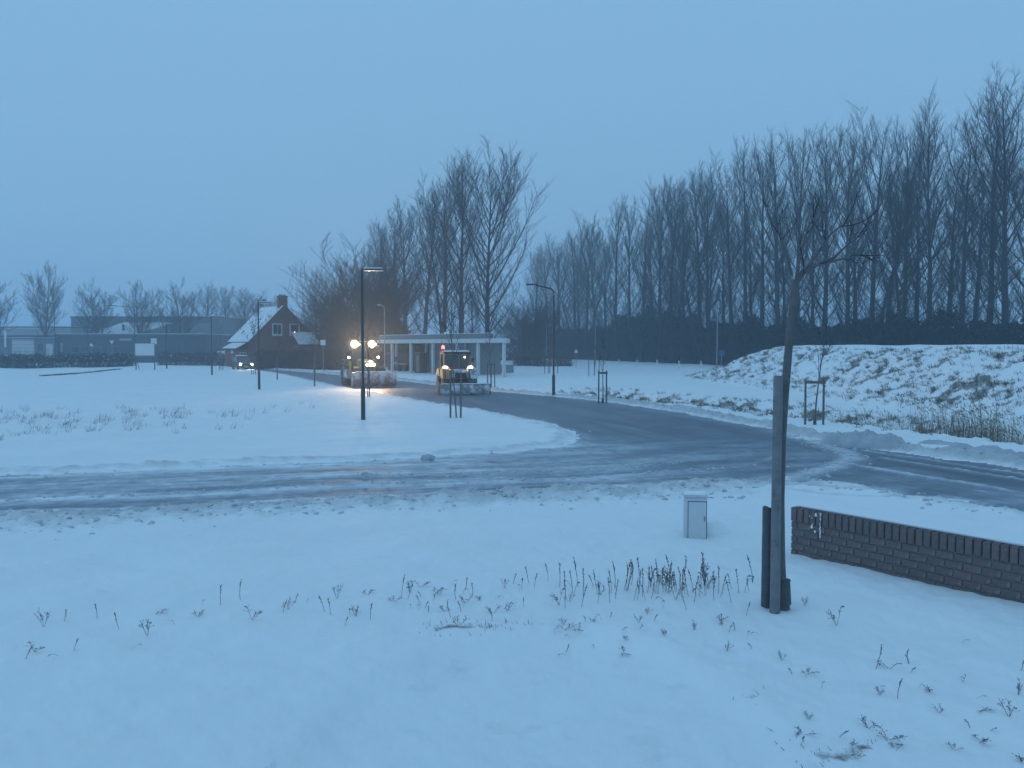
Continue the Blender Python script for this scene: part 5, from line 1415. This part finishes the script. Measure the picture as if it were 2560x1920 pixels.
MB().box((0, .95, 3.33), (1.4, 1.4, 0.06), taper=0.85).build('snow_cover', snow_m, rf, bevel=0.02, smooth=True)
for sx, rr in ((-.66, .23), (.66, .23)): lens(rf, 'work_light', (sx, -.02, 3.12), rr, work_l)
for sx in (-.30, .95): lens(rf, 'marker_light', (sx, -.02, 3.10), 0.07, small_l)
MB().lathe((-0.82, 0.8, 3.3), (0, 0, 1), [(0.09, 0), (0.09, 0.14), (0.05, 0.19)], 10).build('beacon', mat('beacon_red_off', (0.4, 0.03, 0.02), rough=0.3), rf)
MB().lathe((0.80, 0.8, 3.3), (0, 0, 1), [(0.07, 0), (0.07, 0.12), (0.04, 0.16)], 10).build('beacon', mat('beacon_red_off', (0.4, 0.03, 0.02)), rf)
for sx in (-1, 1):
    mo = MB().cyl((sx*.76, .15, 2.55), (sx*1.12, -.05, 2.5), 0.022, n=6).build('mirror_arm', black_m, e)
    MB().box((sx*1.15, -.05, 2.35), (0.22, 0.08, 0.38)).build('mirror', black_m, mo, bevel=0.02)
    lens(mo, 'mirror_light', (sx*1.12, -.14, 2.12), 0.075, head_l)
MB().path([(0.50, -.1, 1.7), (0.52, -.05, 2.4), (0.52, 0.0, 3.0)], 0.055, 10).build('exhaust', black_m, e)
MB().box((-1.22, -1.0, 1.35), (0.14, 0.02, 1.0)).build('marker_board', marker_m, e)
MB().box((-1.05, 0.4, 0.9), (0.5, 1.2, 0.7)).build('fuel_tank', steelsnow_m, e, bevel=0.05)
lk = MB()
for sx in (-.4, .4): lk.path([(sx, -2.0, .8), (sx, -2.7, .55), (sx*1.2, -3.1, .55)], 0.06, 8)
lk.path([(0, -2.1, 1.15), (0, -3.05, 1.0)], 0.05, 8); lk.build('linkage', black_m, e)
prof = [(-3.05-0.46*math.sin(a), 0.60-0.52*math.cos(a)) for a in [R(-10+i*20) for i in range(11)]]
prof_in = [(y+0.0+0.07*(-1 if False else 1)*math.sin(R(-10+i*20))*1.0, z+0.07*math.cos(R(-10+i*20))) for i, (y, z) in enumerate(prof)]
PW = 1.58
pl = MB().quad_strip([[(x_, y_, z_) for y_, z_ in prof]+[(x_, y_, z_) for y_, z_ in prof_in[::-1]] for x_ in np.linspace(-PW, PW, 9)])
po = pl.build('plough_blade', plow_m, e, smooth=True)
for sx in (-1, 1): MB().prism([(y, z) for y, z in prof]+[(-2.95, 1.05), (-2.9, .15)], 'x', sx*PW-0.02, sx*PW+0.02).build('end_plate', plow_m, po)
MB().box((0, -3.10, 0.06), (PW*2, 0.05, 0.14)).build('cutting_edge', steelsnow_m, po)
MB().box((0, -3.06, 1.12), (PW*1.9, 0.22, 0.06), taper=0.8).build('snow_cover', snow_m, po, bevel=0.02, smooth=True)
for sx in (-.66, .66): spot(e, (sx, -.12, 3.12), 1500, (1.0, 0.62, 0.30), tilt=R(99), size=R(110))
spot(e, (0, -2.3, 1.6), 110, (1.0, 0.66, 0.34), tilt=R(86), size=R(100))
tag(e, 'big green tractor with bright roof lights pushing a wide snow plough', 'tractor')

# smaller loader with a low plough
lx, ly = W(1140, 53.3), 53.3
e = empty('plough_loader', (lx, ly, 0.02), R(13))
for s_ in (-1, 1):
    wheel(e, s_*0.86, 0.95, 0.60, 0.40, black_m, lugs=14); wheel(e, s_*0.86, -1.15, 0.60, 0.40, black_m, lugs=14)
ch = MB(); ch.box((0, 0, 0.72), (0.9, 3.2, 0.5)); ch.box((0, 1.25, 1.05), (1.25, 0.9, 0.6)); ch.build('chassis', black_m, e, bevel=0.03)
for s_ in (-1, 1):
    MB().prism([(-1.75, 0.95), (-.55, 0.95), (-.35, 1.5), (-.75, 1.62), (-1.5, 1.55)], 'x', s_*0.86-0.22, s_*0.86+0.22).build('front_fender', yel_m if s_ < 0 else steelsnow_m, e, bevel=0.03)
    MB().prism([(.2, 1.05), (1.65, 1.05), (1.6, 1.5), (.4, 1.55)], 'x', s_*0.84-0.2, s_*0.84+0.2).build('rear_fender', yel_m, e, bevel=0.03)
MB().quad_strip([[(-.52, y_, .95), (.52, y_, .95), (.50, y_, z_), (-.50, y_, z_)] for y_, z_ in ((-.4, 1.55), (-1.2, 1.5), (-1.75, 1.38))]).build('hood', steelsnow_m, e, bevel=0.04, smooth=True)
MB().box((0, -1.77, 1.17), (0.7, 0.04, 0.35)).build('grille', black_m, e)
cf = MB()
for sx in (-1, 1):
    cf.box((sx*.82, -.42, 1.95), (0.10, 0.10, 1.05)); cf.box((sx*.82, .85, 1.95), (0.10, 0.10, 1.05))
cf.box((0, -.42, 2.46), (1.7, 0.10, 0.08)); cf.box((0, -.42, 1.45), (1.7, 0.1, 0.12)); cf.box((0.12, -.44, 1.95), (0.06, 0.06, 1.0))
cf.build('cab_frame', mat('cab_paint', (0.24, 0.22, 0.13), rough=0.5, var=0.2, dirt=(0.4, 0.4, 0.4), dirt_amt=0.2), e)
MB().box((0, -.40, 1.96), (1.54, 0.02, 0.92)).build('windscreen', cabglass_m, e)
for sx in (-1, 1): MB().box((sx*.83, .22, 1.96), (0.02, 1.15, 0.92)).build('side_window', cabglass_m, e)
MB().box((0, .86, 1.96), (1.54, 0.02, 0.92)).build('rear_window', cabglass_m, e)
rf = MB().box((0, .2, 2.55), (1.82, 1.55, 0.14), taper=0.93).build('cab_roof', black_m, e, bevel=0.03)
MB().box((0, .2, 2.65), (1.66, 1.4, 0.09), taper=0.9).build('snow_cover', snow_m, rf, bevel=0.03, smooth=True)
MB().cyl((-.84, -.2, 2.55), (-.86, -.2, 2.82), 0.02, n=6).build('beacon_rod', black_m, rf)
MB().lathe((-.86, -.2, 2.80), (0, 0, 1), [(0.10, 0), (0.11, 0.12), (0.08, 0.19), (0.03, 0.22)], 12).build('beacon', beacon_l, rf, smooth=True)
lens(rf, 'marker_light', (.48, -.50, 2.28), 0.05, small_l, ring=False)
lens(rf, 'marker_light', (-.80, -.56, 2.46), 0.05, mat('dim_amber', (0.5, 0.3, 0.1)), ring=False)
for sx in (-1, 1):
    ro = MB().cyl((sx*.6, -.6, 1.5), (sx*.80, -.62, 1.5), 0.025, n=6).build('lamp_arm', black_m, e)
    lens(ro, 'headlight', (sx*.80, -.72, 1.54), 0.165, head_l)
    lens(ro, 'indicator', (sx*.80+0.26*(1 if sx < 0 else 1)*(1), -.70, 1.49), 0.05, amber_l, ring=False)
    MB().box((sx*.98, -.5, 2.1), (0.16, 0.06, 0.26)).build('mirror', black_m, e, bevel=0.01)
MB().box((-.22, -.46, 1.62), (0.62, 0.02, 0.07)).build('warning_strip', mat('warning_red', (0.5, 0.05, 0.04), rough=0.4), e)
MB().box((-.95, -1.78, 1.2), (0.10, 0.03, 0.5)).build('marker_board', mat('warning_red', (0.5, 0.05, 0.04)), e)
lk = MB()
for sx in (-.45, .45): lk.path([(sx, -1.5, 1.0), (sx, -2.1, .95), (sx, -2.55, .42)], 0.07, 8)
lk.build('linkage', black_m, e)
pr2 = [(-2.62-0.14*math.sin(R(a)), 0.36-0.32*math.cos(R(a))) for a in range(0, 181, 20)]
pl = MB().quad_strip([[(x_, y_, z_) for y_, z_ in pr2]+[(x_, y_+0.06, z_) for y_, z_ in pr2[::-1]] for x_ in np.linspace(-1.45, 1.65, 9)])
po = pl.build('plough_blade', steelsnow_m, e, smooth=True)
MB().box((0.1, -2.66, 0.70), (3.0, 0.16, 0.06), taper=0.9).build('snow_cover', snow_m, po, bevel=0.02, smooth=True)
for sx in (-1.45, 1.65): MB().box((sx, -2.62, 0.36), (0.03, 0.36, 0.66)).build('end_plate', black_m, po)
for sx in (-.8, .8): spot(e, (sx, -.85, 1.54), 520, (1.0, 0.66, 0.36), tilt=R(83))
tag(e, 'smaller yellow loader with red beacon and a low wide snow plough', 'loader')

# oncoming car
cx, cy = W(606, 106), 106
e = empty('car', (cx, cy, 0.02), R(30))
carp_m = mat('car_paint', (0.055, 0.060, 0.070), rough=0.35, var=0.15, scale=2, dirt=(0.3, 0.3, 0.3), dirt_amt=0.2)
sect = [(-2.15, .62, .72, .45), (-2.05, .82, .86, .34), (-1.2, .92, 1.02, .28), (-.9, .93, 1.06, .28), (1.2, .93, 1.08, .28), (2.0, .88, 1.02, .32), (2.2, .78, .86, .42)]
MB().quad_strip([[(-w_, y_, zb), (w_, y_, zb), (w_, y_, zt-.16), (w_*.93, y_, zt), (-w_*.93, y_, zt), (-w_, y_, zt-.16)] for y_, w_, zt, zb in sect]).build('body', carp_m, e, bevel=0.04, smooth=True)
MB().quad_strip([[(-w_, y_, z_), (w_, y_, z_), (w_*k_, y2, 1.72), (-w_*k_, y2, 1.72)] for y_, w_, z_, k_, y2 in ((-.95, .84, 1.03, .80, -.35), (1.9, .84, 1.03, .80, 1.35))]).build('cabin', carp_m, e, bevel=0.05, smooth=True)
MB().quad_strip([[(-.76, -.99, 1.08), (.76, -.99, 1.08), (.62, -.42, 1.66), (-.62, -.42, 1.66)], [(-.76, -.96, 1.08), (.76, -.96, 1.08), (.62, -.39, 1.66), (-.62, -.39, 1.66)]]).build('windscreen', cabglass_m, e)
for sx in (-1, 1):
    MB().quad_strip([[(sx*.845, -.6, 1.10), (sx*.845, 1.5, 1.10), (sx*.70, 1.2, 1.64), (sx*.71, -.2, 1.64)], [(sx*.86, -.6, 1.10), (sx*.86, 1.5, 1.10), (sx*.715, 1.2, 1.64), (sx*.725, -.2, 1.64)]]).build('side_window', cabglass_m, e)
    for wy in (-1.35, 1.35): wheel(e, sx*.82, wy, 0.34, 0.22, galv_m, n=16)
    lens(e, 'headlight', (sx*.66, -2.10, .68), 0.15, head_l, ring=False)
    MB().box((sx*1.0, -.6, 1.12), (0.16, 0.1, 0.13)).build('mirror', carp_m, e, bevel=0.02)
MB().box((0, -2.14, .62), (0.8, 0.06, 0.14)).build('grille', black_m, e)
MB().box((0, -2.17, .42), (1.5, 0.10, 0.16)).build('bumper', carp_m, e, bevel=0.03)
MB().box((0, -2.235, .42), (0.52, 0.02, 0.11)).build('number_plate', marker_m, e)
MB().box((0, .5, 1.79), (1.25, 1.6, 0.09), taper=0.85).build('snow_cover', snow_m, e, bevel=0.03, smooth=True)
for sx in (-.66, .66): spot(e, (sx, -2.2, .68), 110, (1.0, 0.85, 0.62), tilt=R(86))
tag(e, 'dark car with snow on its roof driving towards us with headlights on', 'car')

# white van parked behind it
vx, vy = W(562, 128), 128
e = empty('parked_van', (vx, vy, 0.1), R(24))
MB().quad_strip([[(-.9, y_, .35), (.9, y_, .35), (.9, y_, zt-.1), (.8, y_, zt), (-.8, y_, zt), (-.9, y_, zt-.1)] for y_, zt in ((-2.3, 1.0), (-1.7, 1.25), (-1.2, 1.95), (-.8, 2.1), (2.3, 2.1))]).build('body', white_m, e, bevel=0.04, smooth=True)
MB().quad_strip([[(-.75, -1.68, 1.30), (.75, -1.68, 1.30), (.68, -1.20, 1.92), (-.68, -1.20, 1.92)], [(-.75, -1.64, 1.30), (.75, -1.64, 1.30), (.68, -1.16, 1.92), (-.68, -1.16, 1.92)]]).build('windscreen', cabglass_m, e)
for sx in (-1, 1):
    MB().box((sx*.905, -1.0, 1.55), (0.02, 0.7, 0.5)).build('side_window', cabglass_m, e)
    for wy in (-1.5, 1.5): wheel(e, sx*.82, wy, 0.33, 0.2, galv_m, n=14)
tag(e, 'white van parked behind the oncoming car', 'van')

# ---------------------------------------------------------------- winter air
hz = bpy.data.materials.new('haze_air'); hz.use_nodes = True
n_, l_ = hz.node_tree.nodes, hz.node_tree.links
n_.clear(); ho_ = n_.new('ShaderNodeOutputMaterial'); pv = n_.new('ShaderNodeVolumePrincipled')
pv.inputs['Color'].default_value = (0.78, 0.90, 1.0, 1); pv.inputs['Density'].default_value = 0.0021; pv.inputs['Anisotropy'].default_value = 0.65
l_.new(pv.outputs['Volume'], ho_.inputs['Volume'])
o = MB().box((0, 0, 18), (5400, 5400, 42)).build('haze', hz)
tag(o, 'thin cold winter haze in the air', kind='stuff')
